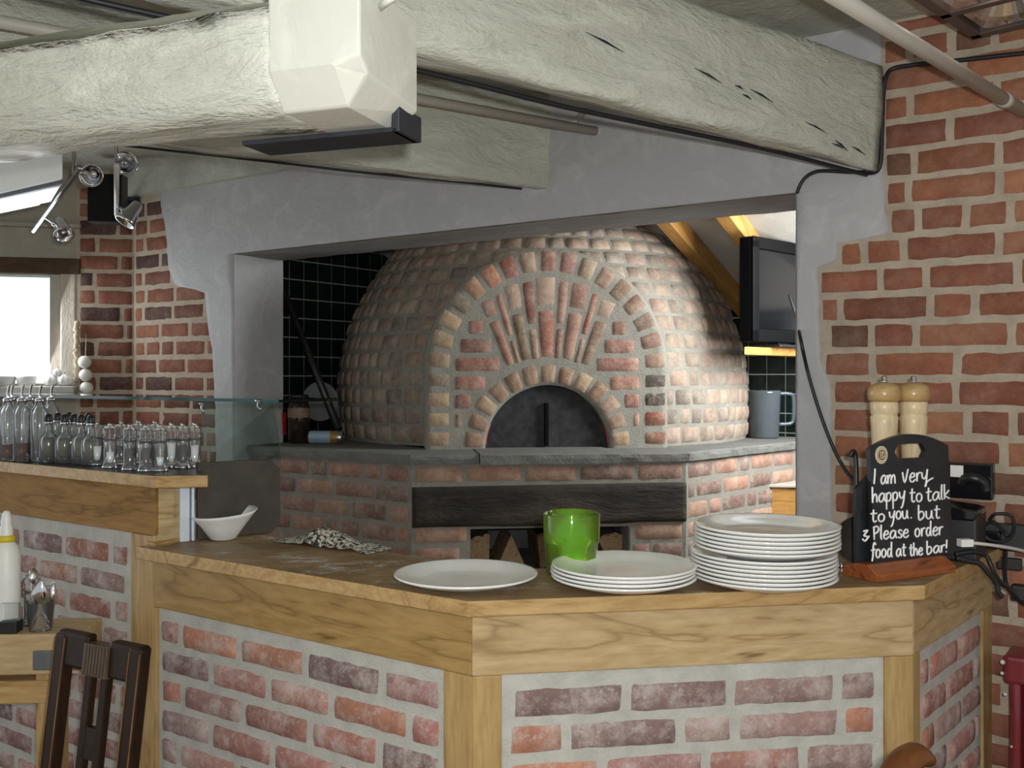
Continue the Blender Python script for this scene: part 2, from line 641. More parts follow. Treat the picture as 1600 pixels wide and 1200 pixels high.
MAT['radiator_chip'] = plain('chipped pale paint', (0.62, 0.58, 0.58), 0.5)
MAT['floor'] = wood_mat('floorboards', (0.30, 0.19, 0.10), (0.22, 0.135, 0.07), (0.10, 0.06, 0.03), 0.5)
MAT['green_plastic'] = pane_mat('lime green acrylic', (0.66, 0.93, 0.14), 1.0, 0.05, 1.4, 0.11)
MAT['glass'] = glassy('clear glass', (0.93, 0.97, 0.95), 0.02, 1.35)
MAT['glass_edge'] = plain('green glass edge', (0.012, 0.085, 0.075), 0.1, 0, 0.6)
MAT['sheet'] = pane_mat('sheet glass', (0.80, 0.88, 0.85), 1.0, 0.02, 1.45)
MAT['acrylic'] = pane_mat('clear acrylic', (0.97, 0.98, 0.98), 1.0, 0.06, 1.33, 0.045)
MAT['salt'] = plain('white salt', (0.85, 0.85, 0.85), 0.8, 0, 0.3, 0.04, 90)
MAT['peppercorn'] = plain('dark peppercorns', (0.05, 0.043, 0.036), 0.7, 0, 0.4, 0.6, 160)
MAT['vinegar'] = plain('brown red vinegar', (0.085, 0.016, 0.010), 0.1, 0, 0.6, 0.1)
MAT['oil'] = plain('dark olive oil', (0.075, 0.075, 0.022), 0.1, 0, 0.6, 0.15)
MAT['balsamic'] = plain('black balsamic', (0.010, 0.010, 0.009), 0.1, 0, 0.6)
MAT['red_label'] = plain('red label', (0.34, 0.02, 0.03), 0.5, 0, 0.4, 0.4, 50)
MAT['dark_glass'] = plain('dark brown sauce in glass', (0.022, 0.012, 0.009), 0.08, 0, 0.6, 0.4, 20)
MAT['yellow'] = plain('yellow plastic', (0.62, 0.50, 0.03), 0.45)
MAT['pale_blue'] = plain('pale blue metal', (0.30, 0.40, 0.50), 0.3, 0.2, 0.5, 0.06)
MAT['gold'] = plain('gold band', (0.36, 0.24, 0.06), 0.35, 0.5)
MAT['jug'] = pane_mat('smoky grey polycarbonate', (0.42, 0.48, 0.54), 1.0, 0.1, 1.45, 0.16)
MAT['alu'] = plain('pale blue white aluminium strip', (0.62, 0.70, 0.78), 0.35, 0.1)
MAT['window_frame'] = paint_mat('old painted window frame', (0.52, 0.47, 0.40), (0.38, 0.28, 0.20), 0.7, 14, (1, 1, .4))
MAT['sill'] = plain('stone grey sill', (0.42, 0.41, 0.36), 0.6, 0, 0.4, 0.1)
MAT['raffia'] = plain('plaited pale string', (0.50, 0.42, 0.30), 0.8, 0, 0.3, 0.3, 60)


def cloth_mat():
    m, nt, b = mat_new('black and cream speckled cloth')
    co = coords(nt)
    f = noise_tex(nt, 95, 3, 0.5, co, 1.0)
    c = ramp(nt, f, [(0.46, (0.02, 0.021, 0.03)), (0.53, (0.52, 0.48, 0.38))])
    nt.links.new(c, b.inputs['Base Color'])
    b.inputs['Roughness'].default_value = 0.9
    return m


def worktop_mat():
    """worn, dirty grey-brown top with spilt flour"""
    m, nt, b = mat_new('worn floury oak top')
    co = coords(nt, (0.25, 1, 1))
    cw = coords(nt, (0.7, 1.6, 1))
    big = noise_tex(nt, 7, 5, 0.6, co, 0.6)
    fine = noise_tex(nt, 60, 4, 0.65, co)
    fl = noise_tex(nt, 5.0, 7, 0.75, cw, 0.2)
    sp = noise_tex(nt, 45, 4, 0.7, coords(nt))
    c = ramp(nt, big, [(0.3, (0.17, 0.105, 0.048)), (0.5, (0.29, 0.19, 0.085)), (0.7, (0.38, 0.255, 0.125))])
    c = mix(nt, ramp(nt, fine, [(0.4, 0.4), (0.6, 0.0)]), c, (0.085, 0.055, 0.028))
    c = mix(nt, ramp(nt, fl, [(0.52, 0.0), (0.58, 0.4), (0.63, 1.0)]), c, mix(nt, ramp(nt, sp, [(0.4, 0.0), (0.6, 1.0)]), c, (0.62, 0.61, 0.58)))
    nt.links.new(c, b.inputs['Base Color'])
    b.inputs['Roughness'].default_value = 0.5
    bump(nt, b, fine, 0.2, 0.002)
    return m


MAT['speckled_cloth'] = cloth_mat()
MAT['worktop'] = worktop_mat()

# brick colour palettes (linear)
PAL_COUNTER = [(0.40, 0.20, 0.165), (0.44, 0.20, 0.15), (0.36, 0.20, 0.18), (0.50, 0.235, 0.15), (0.33, 0.22, 0.20), (0.42, 0.27, 0.24), (0.25, 0.165, 0.155), (0.40, 0.18, 0.15)]
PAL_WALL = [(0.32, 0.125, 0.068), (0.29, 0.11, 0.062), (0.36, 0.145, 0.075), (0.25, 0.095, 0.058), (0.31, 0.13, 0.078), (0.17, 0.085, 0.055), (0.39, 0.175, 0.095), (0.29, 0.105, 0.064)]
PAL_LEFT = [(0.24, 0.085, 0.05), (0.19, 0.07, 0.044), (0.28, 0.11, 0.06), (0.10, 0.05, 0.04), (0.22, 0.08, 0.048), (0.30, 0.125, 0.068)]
PAL_OVEN = [(0.31, 0.235, 0.175), (0.34, 0.215, 0.16), (0.28, 0.20, 0.155), (0.37, 0.29, 0.205), (0.32, 0.19, 0.145), (0.26, 0.21, 0.175), (0.37, 0.265, 0.195), (0.15, 0.125, 0.11), (0.34, 0.215, 0.17)]
PAL_PLINTH = [(0.32, 0.185, 0.14), (0.35, 0.195, 0.135), (0.28, 0.16, 0.125), (0.22, 0.135, 0.11), (0.36, 0.225, 0.155), (0.25, 0.18, 0.15)]


# ------------------------------------------------------------------ brickwork
def brick(mb, mapf, s0, s1, t0, t1, h, col, mat=1, e=0.008, rough=0.35, nx=None, ny=None, jit=0.0042, sscale=1.0):
    """one brick face standing h proud of the mortar, with worn rounded arrises; a raised patch of its wall's own mesh"""
    w, hh = (s1 - s0) * sscale, (t1 - t0)
    if w < 0.012 or hh < 0.012:
        return
    nx = nx or max(3, min(9, int(w / 0.03) + 2))
    ny = ny or 4
    es, et = min(0.3, e / w), min(0.3, e / hh)
    xs = [0, es] + [es + (1 - 2 * es) * i / (nx - 2) for i in range(1, nx - 2)] + [1 - es, 1]
    ys = [0, et] + [et + (1 - 2 * et) * i / (ny - 2) for i in range(1, ny - 2)] + [1 - et, 1]
    sd = rng.random() * 90
    vs = []
    nxx, nyy = len(xs), len(ys)
    for j, b in enumerate(ys):
        for i, a in enumerate(xs):
            s, t = s0 + (s1 - s0) * a, t0 + (t1 - t0) * b
            q = Vector((s * sscale * 28 + sd, t * 28, sd))
            ds = noise.noise(q) * jit / sscale
            dt = noise.noise(q + Vector((31, 7, 5))) * jit
            if i in (0, nxx - 1) or j in (0, nyy - 1):
                k = -0.5 * h
            else:
                k = h * (1 + rough * 1.6 * noise.noise(q * 0.6 + Vector((3, 3, 3))))
                if i in (1, nxx - 2) or j in (1, nyy - 2):
                    k *= 0.82
                if (i in (1, nxx - 2)) and (j in (1, nyy - 2)):
                    k *= 0.8
            vs.append(mapf(s + ds, t + dt, k))
    fs = []
    for j in range(nyy - 1):
        for i in range(nxx - 1):
            a = j * nxx + i
            fs.append((a, a + 1, a + nxx + 1, a + nxx))
    k = 1 + rng.uniform(-0.14, 0.14)
    mb.add(vs, fs, mat, True, tuple(max(0.001, c * k) for c in col))


def flatmap(s, t, h):
    return Vector((s, -h, t))


def brick_rows(mb, x0, x1, z0, z1, pitch, phase, pal, h=0.006, joint=0.010, L=0.222, clip=None, half=0.25, mapf=flatmap, offset=0.0, rough=0.25, dark=0.0):
    """running bond of single bricks between x0..x1; clip(z) -> list of (xa, xb) kept in that course"""
    k0 = math.floor((z0 - phase) / pitch)
    k1 = math.ceil((z1 - phase) / pitch)
    for k in range(k0, k1):
        za, zb = phase + k * pitch + joint / 2, phase + (k + 1) * pitch - joint / 2
        za, zb = max(za, z0 + joint * .4), min(zb, z1 - joint * .4)
        if zb - za < 0.02:
            continue
        spans = clip((za + zb) / 2) if clip else [(x0, x1)]
        x = x0 - (0.5 * L if k % 2 else 0) - offset - rng.uniform(0, 0.03)
        while x < x1:
            ln = L * (0.5 if rng.random() < half * 0.35 else 1) * rng.uniform(0.92, 1.06)
            a, b = x + joint / 2, x + ln - joint / 2
            x += ln
            for (sa, sb) in spans:
                aa, bb = max(a, sa + 0.003), min(b, sb - 0.003)
                if bb - aa > 0.028:
                    j1, j2 = rng.uniform(-1, 1) * 0.0018, rng.uniform(-1, 1) * 0.0018
                    c = rng.choice(pal)
                    brick(mb, mapf, aa, bb, za + j1, zb + j2, h * rng.uniform(0.75, 1.2), c, rough=rough)


def brick_panel(name, M, x0, x1, z0, z1, mats, pal, pitch, phase, parent=None, h=0.006, clip=None, L=0.222, joint=0.013, keep=None, offset=0.0):
    mb = MB()
    ns, nt = max(2, int((x1 - x0) / 0.05)), max(2, int((z1 - z0) / 0.05))
    mb.grid(flatmap, x0, x1, z0, z1, ns, nt, lambda s, t: 0.0012 * nz((s, t, 0), 22, x0), 0, True, keep)
    brick_rows(mb, x0, x1, z0, z1, pitch, phase, pal, h, joint, L, clip, offset=offset)
    return mb.build(name, mats, parent, M)


# ------------------------------------------------------------------ plan geometry
R35 = math.radians(35)
E1 = Vector((math.cos(R35), -math.sin(R35), 0))      # along the oven wall, towards the right and nearer
E2 = Vector((math.sin(R35), math.cos(R35), 0))       # through the oven wall, away from the camera
W0 = Vector((1.283, 2.63, 0))                        # where the counter return meets the wall
WT = 0.268                                           # thickness of the oven wall
MW = frame(W0, E1)                                   # wall frame: x along E1, y = E2, z up
JAMB_L = (Vector((-1.28, 4.32, 0)) - W0).dot(E1)
JAMB_R = (Vector((0.851, 2.932, 0)) - W0).dot(E1)
LINTEL_Z = 2.046


def wall_s(x, y):
    p = onplane(x, y, W0, E2)
    return (p - W0).dot(E1), p.z


ZT, ZS, ZF = 1.05, 1.017, 0.89      # counter: top, underside of the worktop, underside of the fascia
K0 = Vector((-0.0818, 2.0008, 0))   # front corner of the counter fascia
DR = Vector((0.9576, 0.150, 0)).normalized()
K1 = Vector((0.8758, 2.151, 0))
KW = W0.copy()
DL = -E1

# ------------------------------------------------------------------ room shell
ZC = 2.50
mb = MB()
mb.box(-4.5, 4.5, -2.5, 8.0, -0.02, 0.0)
tag(mb.build('floor', MAT['floor']), kind='structure')

# ceiling of the bar room (in front of the oven wall)
mb = MB()
cp = [(-5.0, -0.6), (3.2, -0.6), (W0 + E1 * 1.8)[:2], (W0 - E1 * 4.6)[:2], (-5.0, 5.1)]
mb.prism([tuple(p) for p in cp], ZC, ZC + 0.03)
tag(mb.build('ceiling', MAT['ceiling']), kind='structure')

# --- oven wall: brick right part, plastered lintel and piers, brick left part
S_CORNER = (Vector((-1.847, 4.822, 0)) - W0).dot(E1)
S_RIGHT = 1.5
mb = MB()


def wall_block(s0, s1, z0, z1, mat=0):
    mb.box(s0, s1, 0.0, WT, z0, z1, mat)


wall_block(JAMB_R, S_RIGHT, 0, ZC)
wall_block(S_CORNER - 0.2, JAMB_L, 0, ZC)
wall_block(JAMB_L, JAMB_R, LINTEL_Z, ZC)
tag(mb.build('wall_back', MAT['wall_mortar'], None, MW), kind='structure')

# right brickwork zone boundary (left edge of the exposed brick, per height)
rb = [(1378, 95), (1380, 150), (1381, 250), (1384, 330), (1393, 366), (1310, 374), (1311, 408), (1280, 417), (1281, 500), (1283, 560), (1300, 600), (1301, 700), (1302, 800)]
RB = [wall_s(*p) for p in rb]


def right_edge(z):
    pts = RB
    if z >= pts[0][1]:
        return pts[0][0]
    for (sa, za), (sb, zb) in zip(pts, pts[1:]):
        if zb <= z <= za:
            return sa + (sb - sa) * (za - z) / max(1e-6, za - zb)
    return pts[-1][0]


lb = [(254, 318), (262, 360), (267, 420), (276, 447), (323, 455), (327, 500), (334, 545), (338, 610), (340, 640)]
LB = [wall_s(*p) for p in lb]


def left_edge(z):
    pts = LB
    if z >= pts[0][1]:
        return pts[0][0]
    for (sa, za), (sb, zb) in zip(pts, pts[1:]):
        if zb <= z <= za:
            return sa + (sb - sa) * (za - z) / max(1e-6, za - zb)
    return pts[-1][0]


mb = MB()
brick_rows(mb, RB[0][0] - 0.35, S_RIGHT, 0.0, ZC, 0.080, 1.894, PAL_WALL, 0.008, 0.0095, 0.232,
           clip=lambda z: [(right_edge(z), S_RIGHT)], half=0.6)
mb.grid(flatmap, JAMB_R + 0.05, S_RIGHT, 0, ZC, 40, 50, lambda s, t: 0.003 + 0.0035 * nz((s, t, 1), 16), 0)
tag(mb.build('wall_right_brickwork', [MAT['wall_mortar'], MAT['wall_brick']], None, MW), kind='structure')
mb = MB()
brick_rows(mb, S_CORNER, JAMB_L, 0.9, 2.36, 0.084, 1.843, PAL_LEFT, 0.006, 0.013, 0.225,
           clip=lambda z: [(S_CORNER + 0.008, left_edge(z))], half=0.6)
mb.grid(flatmap, S_CORNER, JAMB_L - 0.03, 0.0, ZC, 30, 50, lambda s, t: 0.002 + 0.002 * nz((s, t, 2), 18), 0)
tag(mb.build('wall_left_brickwork', [MAT['wall_mortar'], MAT['wall_brick']], None, MW), kind='structure')

# plaster skin over lintel and piers (front), reveals and soffit
mb = MB()
HP = 0.011


def skin(s0f, s1f, z0, z1, nt, ns):
    """plaster skin between ragged edges s0f(z) and s1f(z)"""
    vs, fs = [], []
    for j in range(nt + 1):
        z = z0 + (z1 - z0) * j / nt
        a, b = s0f(z), s1f(z)
        for i in range(ns + 1):
            s = a + (b - a) * i / ns
            hh = HP + 0.0022 * nz((s, z, 3), 7) + 0.001 * nz((s, z, 9), 30)
            vs.append(Vector((s, -hh, z)))
    for j in range(nt):
        for i in range(ns):
            a = j * (ns + 1) + i
            fs.append((a, a + 1, a + ns + 2, a + ns + 1))
    b0 = len(vs)
    # feathered edges back to the masonry on both sides
    for j in range(nt + 1):
        z = z0 + (z1 - z0) * j / nt
        vs.append(Vector((s0f(z) - 0.004, 0.0, z)))
        vs.append(Vector((s1f(z) + 0.004, 0.0, z)))
    for j in range(nt):
        a = j * (ns + 1)
        fs.append((b0 + 2 * j, a, a + ns + 1, b0 + 2 * j + 2))
        fs.append((a + ns, b0 + 2 * j + 1, b0 + 2 * j + 3, a + 2 * ns + 1))
    mb.add(vs, fs, 0, True)


def wob(z, k):
    return 0.006 * nz((z, k, 0), 9) + 0.004 * nz((z, k, 5), 27)


skin(lambda z: left_edge(z) + wob(z, 1), lambda z: JAMB_L, 0.6, LINTEL_Z, 70, 8)
skin(lambda z: JAMB_R, lambda z: right_edge(z) - 0.004 + wob(z, 2), 0.6, LINTEL_Z, 90, 8)
skin(lambda z: left_edge(z) + wob(z, 1), lambda z: right_edge(z) - 0.004 + wob(z, 2), LINTEL_Z, ZC, 24, 90)
# reveals: left jamb face, right jamb face, lintel underside
mb.grid(lambda s, t, h: Vector((JAMB_L + h, s, t)), -HP, WT + 0.005, 0.6, LINTEL_Z, 6, 20, lambda s, t: 0.004 + 0.002 * nz((s, t, 4), 8))
mb.grid(lambda s, t, h: Vector((JAMB_R - h, WT - s, t)), -0.005, WT + HP, 0.6, LINTEL_Z, 6, 20, lambda s, t: 0.004 + 0.002 * nz((s, t, 6), 8))
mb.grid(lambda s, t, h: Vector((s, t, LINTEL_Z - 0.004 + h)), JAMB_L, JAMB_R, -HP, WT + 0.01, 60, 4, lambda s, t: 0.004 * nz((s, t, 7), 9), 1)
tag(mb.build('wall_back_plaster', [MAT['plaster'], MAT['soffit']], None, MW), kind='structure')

# --- left wall with the window
PC = W0 + E1 * S_CORNER                       # inside corner
PWD = Vector((-0.975, -0.222, 0)).normalized()  # from the corner to the left
ML = frame(PC + PWD * 1.6, -PWD)              # x towards the corner
XC = 1.6


def lw(x, y):
    p = onplane(x, y, PC, ML.to_3x3() @ Vector((0, 1, 0)))
    q = ML.inverted() @ p
    return q.x, q.z


xw1, zw1 = lw(119, 427)
_, zw0 = lw(119, 603)
mb = MB()
xbr, _ = lw(126, 500)


def lwclip(z):
    return [(xw1 + 0.012, XC - 0.004)]


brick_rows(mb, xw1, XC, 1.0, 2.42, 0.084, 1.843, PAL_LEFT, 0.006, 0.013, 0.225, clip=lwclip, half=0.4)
mb.grid(flatmap, xw1, XC, 0, ZC, 12, 40, lambda s, t: 0.002 * nz((s, t, 2), 18), 0)
mb.box(xw1, XC, 0.02, 0.25, 0, ZC, 0)
mb.box(0, xw1, 0.0, 0.25, 0, zw0 - 0.03, 2)
mb.box(0, xw1, 0.0, 0.25, zw1 + 0.07, ZC, 2)
tag(mb.build('wall_left', [MAT['wall_mortar'], MAT['wall_brick'], MAT['plaster_warm']], None, ML), kind='structure')
mb = MB()
x0, z0 = lw(2, 350)
for k in range(1):
    mb.box(0, lw(128, 350)[0], -0.035, 0.02, lw(60, 352)[1] - 0.012, lw(60, 352)[1] + 0.012)
tag(mb.build('trim_1', MAT['plaster_warm'], None, ML, 0.006), kind='structure')
mb = MB()
mb.box(0, xw1 + 0.02, -0.012, 0.22, zw1 - 0.005, zw1 + 0.07)
tag(mb.build('trim_2', MAT['lintel_wood'], None, ML, 0.006), kind='structure')
# window
xg, _ = lw(75, 500)
win = thing('window_1', None, None, ML @ Matrix.Translation((xw1 - 0.4, 0.05, zw0)))
win['kind'] = 'structure'
mb = MB()
xp, _ = lw(94, 500)
mb.box(xp, xw1, -0.005, 0.12, zw0, zw1)
mb.build('window_post', MAT['window_frame'], win, ML, 0.008, 2)
mb = MB()
mb.box(xg, xp, 0.03, 0.10, zw0, zw1)
mb.box(0.0, xg, 0.03, 0.10, zw1 - 0.012, zw1)
mb.box(0.0, xg, 0.03, 0.10, zw0, zw0 + 0.012)
mb.build('window_sash', MAT['window_frame'], win, ML, 0.005)
mb = MB()
mb.box(0.0, xg, 0.062, 0.068, zw0 + 0.01, zw1 - 0.01)
mb.build('window_pane', MAT['sheet'], win, ML)
mb = MB()
mb.box(0, xw1 + 0.01, -0.10, 0.03, zw0 - 0.035, zw0)
mb.build('window_sill', MAT['sill'], win, ML, 0.006)
ZSILL = zw0

# --- oven room behind: tiled side wall, tiled back wall, sloping roof lining
PB = Vector((1.35, 5.235, 0))                 # on the back wall
SB = Vector((-1.251, 5.07, 0))                # on the left side wall
t_c = (PB - SB).dot(E2)
CORN = SB + E2 * t_c                          # back left corner
NSIDE = Vector((E2.y, -E2.x, 0))


def tiled(name, M, x0, x1, z0, z1, zt, pitch=0.102, phase=0.0):
    mb = MB()
    mb.box(x0, x1, 0.0, 0.12, 0.0, zt, 1)
    mb.box(x0, x1, 0.0, 0.12, zt, 3.2, 2)
    i = 0
    x = x0
    while x < x1 - 0.01:
        z = phase
        while z < zt - 0.02:
            if z + pitch > z0:
                xa, xb, za, zb = x + .0035, min(x + pitch, x1) - .0035, max(z, z0) + .0035, min(z + pitch, zt) - .0035
                if xb - xa > .012 and zb - za > .012:
                    tl = [nz((x, z, k), 40) * 0.0012 for k in range(4)]
                    vs = [(xa, -.004 + tl[0], za), (xb, -.004 + tl[1], za), (xb, -.004 + tl[2], zb), (xa, -.004 + tl[3], zb),
                          (xa - .001, .001, za - .001), (xb + .001, .001, za - .001), (xb + .001, .001, zb + .001), (xa - .001, .001, zb + .001)]
                    mb.add(vs, [(0, 1, 2, 3), (4, 5, 1, 0), (5, 6, 2, 1), (6, 7, 3, 2), (7, 4, 0, 3)], 0)
            z += pitch
        x += pitch
    return tag(mb.build(name, [MAT['tile'], MAT['grout'], MAT['roof']], None, M), kind='structure')


# side wall faces +NSIDE; frame x must run so that y points away from the viewer
MS = frame(SB - E2 * 0.27, E2)
MS_len = t_c + 0.27
ph = onplane(420, 432.5, SB, NSIDE).z
tiled('wall_tiled_side', MS, 0.0, MS_len, 1.0, 0, 2.9, 0.102, ph - 0.102 * 14)
MBK = frame(CORN, E1)
phb = onplane(1200, 585, PB, E2).z
tiled('wall_tiled_back', MBK, 0.0, 3.4, 1.0, 0, onplane(1150, 481, PB, E2).z, 0.102, phb - 0.102 * 12)
ZEAVE = 1.90
SLOPE = 0.39
DEPTH_ALC = (PB - W0).dot(E2) - WT
MR = frame(CORN, E1)
mb = MB()
mb.add([MR @ Vector((-0.4, 0.06, ZEAVE)), MR @ Vector((2.55, 0.06, ZEAVE)), MR @ Vector((2.55, -DEPTH_ALC - 0.3, ZEAVE + SLOPE * (DEPTH_ALC + 0.3))), MR @ Vector((-0.4, -DEPTH_ALC - 0.3, ZEAVE + SLOPE * (DEPTH_ALC + 0.3)))],
       [(3, 2, 1, 0)])
ob = mb.build('ceiling_sloping', MAT['roof'])
sm = ob.modifiers.new('thick', 'SOLIDIFY')
sm.thickness = 0.05
sm.offset = 1
tag(ob, kind='structure')
# right end wall of the oven room up to the rooflight
mb = MB()
mb.box(3.4, 3.5, -DEPTH_ALC, 0.1, 0, 2.9)
tag(mb.build('wall_right_end', MAT['roof'], None, MR), kind='structure')

for k, (px, py, lab) in enumerate([(1163, 474, 'varnished roof rafter coming down beside the oven dome'), (1246, 432, 'varnished roof rafter above the black television')]):
    p = onplane(px, py, PB, E2)
    s = (p - CORN).dot(E1)
    a = MR @ Vector((s, 0.02, ZEAVE - 0.012))
    b = MR @ Vector((s, -DEPTH_ALC, ZEAVE + SLOPE * DEPTH_ALC - 0.012))
    Mx = axis_frame(a, b)
    mb = MB()
    mb.box(0, (b - a).length, -0.035, 0.035, -0.07, 0.02)
    tag(mb.build('roof_rafter', MAT['rafter'], None, Mx, 0.004), lab, 'rafter', None)

# ------------------------------------------------------------------ beams, pipes, cables overhead


def rough_beam(name, p0, p1, w, h, mat, chamfer=0.03, n=60, amp=0.010, seed=1.0, top_ch=0.0, bow=0.0, side=1, caps=True, parent=None, taper=None):
    """hand-hewn timber: origin line = bottom edge nearest the viewer; w goes back from it, h up"""
    M = axis_frame(p0, p1)
    L = (Vector(p1) - Vector(p0)).length
    c = chamfer
    c1 = c * 1.1
    # section in (y, z): y=0 is the viewer-side face (y positive = behind), starting bottom front, going round
    base = [(c, 0), (w * 0.33, 0), (w * 0.66, 0), (w - c, 0), (w, c), (w, h * .5), (w, h), (w * .5, h)]
    base += [(top_ch, h), (0, h - top_ch * 1.1), (0, c1 + (h - c1) * 0.75), (0, c1 + (h - c1) * 0.55), (0, c1 + (h - c1) * 0.36), (0, c1 + (h - c1) * 0.18), (0, c1), (c * .35, c * .35)]
    mb = MB()
    vs, fs = [], []
    m = len(base)
    for i in range(n + 1):
        x = L * i / n
        for k, (y, z) in enumerate(base):
            q = (x * 1.0, y * 3, z * 3)
            if taper:
                ww = taper[0] + (taper[1] - taper[0]) * i / n
                y = w - (w - y) / w * ww
            dy = amp * nz(q, 4.0, seed) + amp * 0.45 * nz(q, 13, seed + 3) + amp * .25 * nz((x, y, z), 40, seed + 2)
            dz = amp * nz(q, 3.5, seed + 5) + amp * 0.4 * nz(q, 12, seed + 8)
            if z >= h - 1e-6:
                dz = 0
            vs.append(Vector((x, y + dy, z + dz + bow * math.sin(math.pi * i / n))))
    for i in range(n):
        for k in range(m):
            k2 = (k + 1) % m
            fs.append((i * m + k, i * m + k2, (i + 1) * m + k2, (i + 1) * m + k))
    if caps:
        fs.append(tuple(reversed(range(m))))
        fs.append(tuple(range(n * m, (n + 1) * m)))
    mb.add(vs, fs, 0, True)
    for kk in range(len(mb.s) - 2, len(mb.s)):
        if caps:
            mb.s[kk] = False
    o = mb.build(name, mat, parent, M)
    return o, M, L


# long beam 2: dies into the brick wall at the right
wall_end2 = onplane(1365, 270, W0, E2)
b30 = Vector((math.cos(math.radians(30)), math.sin(math.radians(30)), 0))
far2 = wall_end2 + b30 * 0.05
# point on the same bottom edge higher up on the left
t_l = 1.42
p652 = W(652, 108, 2.095)
dirn = (wall_end2 - p652).normalized()
near2 = wall_end2 - dirn * 3.1
nb2 = Vector((0, 0, 1)).cross(dirn).normalized() * 0.20
beam2, MB2, L2 = rough_beam('ceiling_beam', near2 - nb2, wall_end2 + dirn * -0.026 - nb2, 0.20, 0.29, MAT['beam'], 0.035, 90, 0.010, 2.0, 0.02, taper=(0.20, 0.045))
tag(beam2, 'long cream painted beam running over the counter into the right brick wall', 'beam')
# cracks along beam 2
mb = MB()
for (xa, ya, xb, yb) in [(808, 18, 850, 35), (915, 50, 975, 82), (1085, 106, 1128, 130), (1148, 133, 1162, 140), (1172, 139, 1208, 160), (1160, 147, 1175, 156), (1258, 190, 1294, 210), (1302, 217, 1325, 236), (1330, 228, 1352, 242), (1300, 224, 1318, 232)]:
    nrm = MB2.to_3x3() @ Vector((0, 1, 0))
    nrm = (nrm + MB2.to_3x3() @ Vector((-(0.20 - 0.045) / L2, 0, 0))).normalized()
    pp = MB2 @ Vector((0, -0.003, 0.1))
    a, b = onplane(xa, ya, pp, nrm), onplane(xb, yb, pp, nrm)
    mid = (a + b) / 2 + Vector((0, 0, 0.002))
    mb.tube([a, mid, b], [0.0005, 0.0026, 0.0006], 6)
mb.build('crack', MAT['cable'], beam2, None, pm=MB2)

# beam 3 farther back
end3 = onplane(846, 297, W0, E2)
near3 = W(352, 243, 2.92)
d3 = (end3 - near3).normalized()
nb3 = Vector((0, 0, 1)).cross(d3).normalized() * 0.20
beam3, MB3, L3 = rough_beam('ceiling_beam', near3 - d3 * 0.9 - nb3, end3 + d3 * 0.05 - nb3, 0.20, 0.33, MAT['beam'], 0.03, 60, 0.010, 5.0, taper=(0.15, 0.035))
tag(beam3, 'cream painted beam behind the sawn beam end, dying into the grey lintel wall', 'beam')

# beam 1 in front, with its sawn end
q1a = W(652, 200, 1.60)
q1b = W(0, 262, 1.89)
d1 = (q1a - q1b).normalized()
nb1 = Vector((0, 0, 1)).cross(d1).normalized() * 0.19
p1a, p1b = q1a - nb1, q1b - nb1
b1 = thing('ceiling_beam', 'big cream painted beam in the foreground with a sawn right end', 'beam', frame(p1b, d1))
cutp = p1b + (p1a - p1b) * 0.83
H1 = 0.172
o, M1, L1 = rough_beam('beam_body', p1b - d1 * 0.9, cutp, 0.19, H1, MAT['beam'], 0.045, 90, 0.011, 9.0, 0.03, parent=b1)
MB1 = axis_frame(cutp, p1a)
Lc = (p1a - cutp).length
mb = MB()
z1 = H1 + 0.004
# planed, squared end block with chamfered foot
sec1 = [(-0.006, 0.050), (0.035, -0.002), (0.192, -0.002), (0.192, z1), (-0.006, z1)]
sec2 = [(-0.006, 0.060), (0.020, 0.040), (0.192, 0.026), (0.192, z1), (-0.006, z1)]
secs = [(-0.004, sec1), (Lc * 0.72, sec1), (Lc, sec2)]
vs, fs = [], []
for x, s in secs:
    for y, z in s:
        vs.append(Vector((x, y, z)))
for i in range(len(secs) - 1):
    for k in range(5):
        k2 = (k + 1) % 5
        fs.append((i * 5 + k, i * 5 + k2, i * 5 + 5 + k2, i * 5 + 5 + k))
fs += [(4, 3, 2, 1, 0), (10, 11, 12, 13, 14)]
mb.add(vs, fs)
o = mb.build('sawn_end', paint_mat('smooth cream paint on sawn end', (0.60, 0.605, 0.54), (0.51, 0.50, 0.43), 0.5, 7, (1, 1, 1), 0.12), b1, MB1, 0.004, pm=b1.matrix_basis)
o['label'] = 'smooth planed sawn end'
mb = MB()
q = MB1 @ Vector((Lc * 0.99, 0.06, 0.15))
mb.tube([q, q + Vector((0.035, -0.05, 0.004))], 0.006, 10)
mb.build('peg', MAT['white_paint'], b1, None, pm=b1.matrix_basis)
# black steel bearing plate under the end
mb = MB()
MPL = frame(Vector((p1a.x, p1a.y, 0)), d1)
zpl = p1a.z - 0.010
mb.box(-0.30, -0.012, 0.140, 0.225, zpl - 0.006, zpl + 0.002)
mb.box(-0.022, -0.008, 0.140, 0.225, zpl - 0.006, zpl + 0.036)
tag(mb.build('bearing_plate', MAT['black_steel'], None, MPL, 0.002), 'black steel plate under the sawn end of the foreground beam', 'steel plate')

# wall plate timber along the top of the oven wall
mb = MB()
zpl2 = 2.372
mb.grid(lambda s, t, h: Vector((s, -0.05 - h, t)), S_CORNER - 0.1, (end3 - W0).dot(E1), zpl2, ZC, 40, 4, lambda s, t: 0.006 * nz((s, t, 1), 8))
mb.box(S_CORNER - 0.1, (end3 - W0).dot(E1), -0.048, 0.0, zpl2, ZC)
tag(mb.build('wall_plate', MAT['ceiling'], None, MW), 'cream painted wall plate timber above the grey plastered lintel', 'timber')

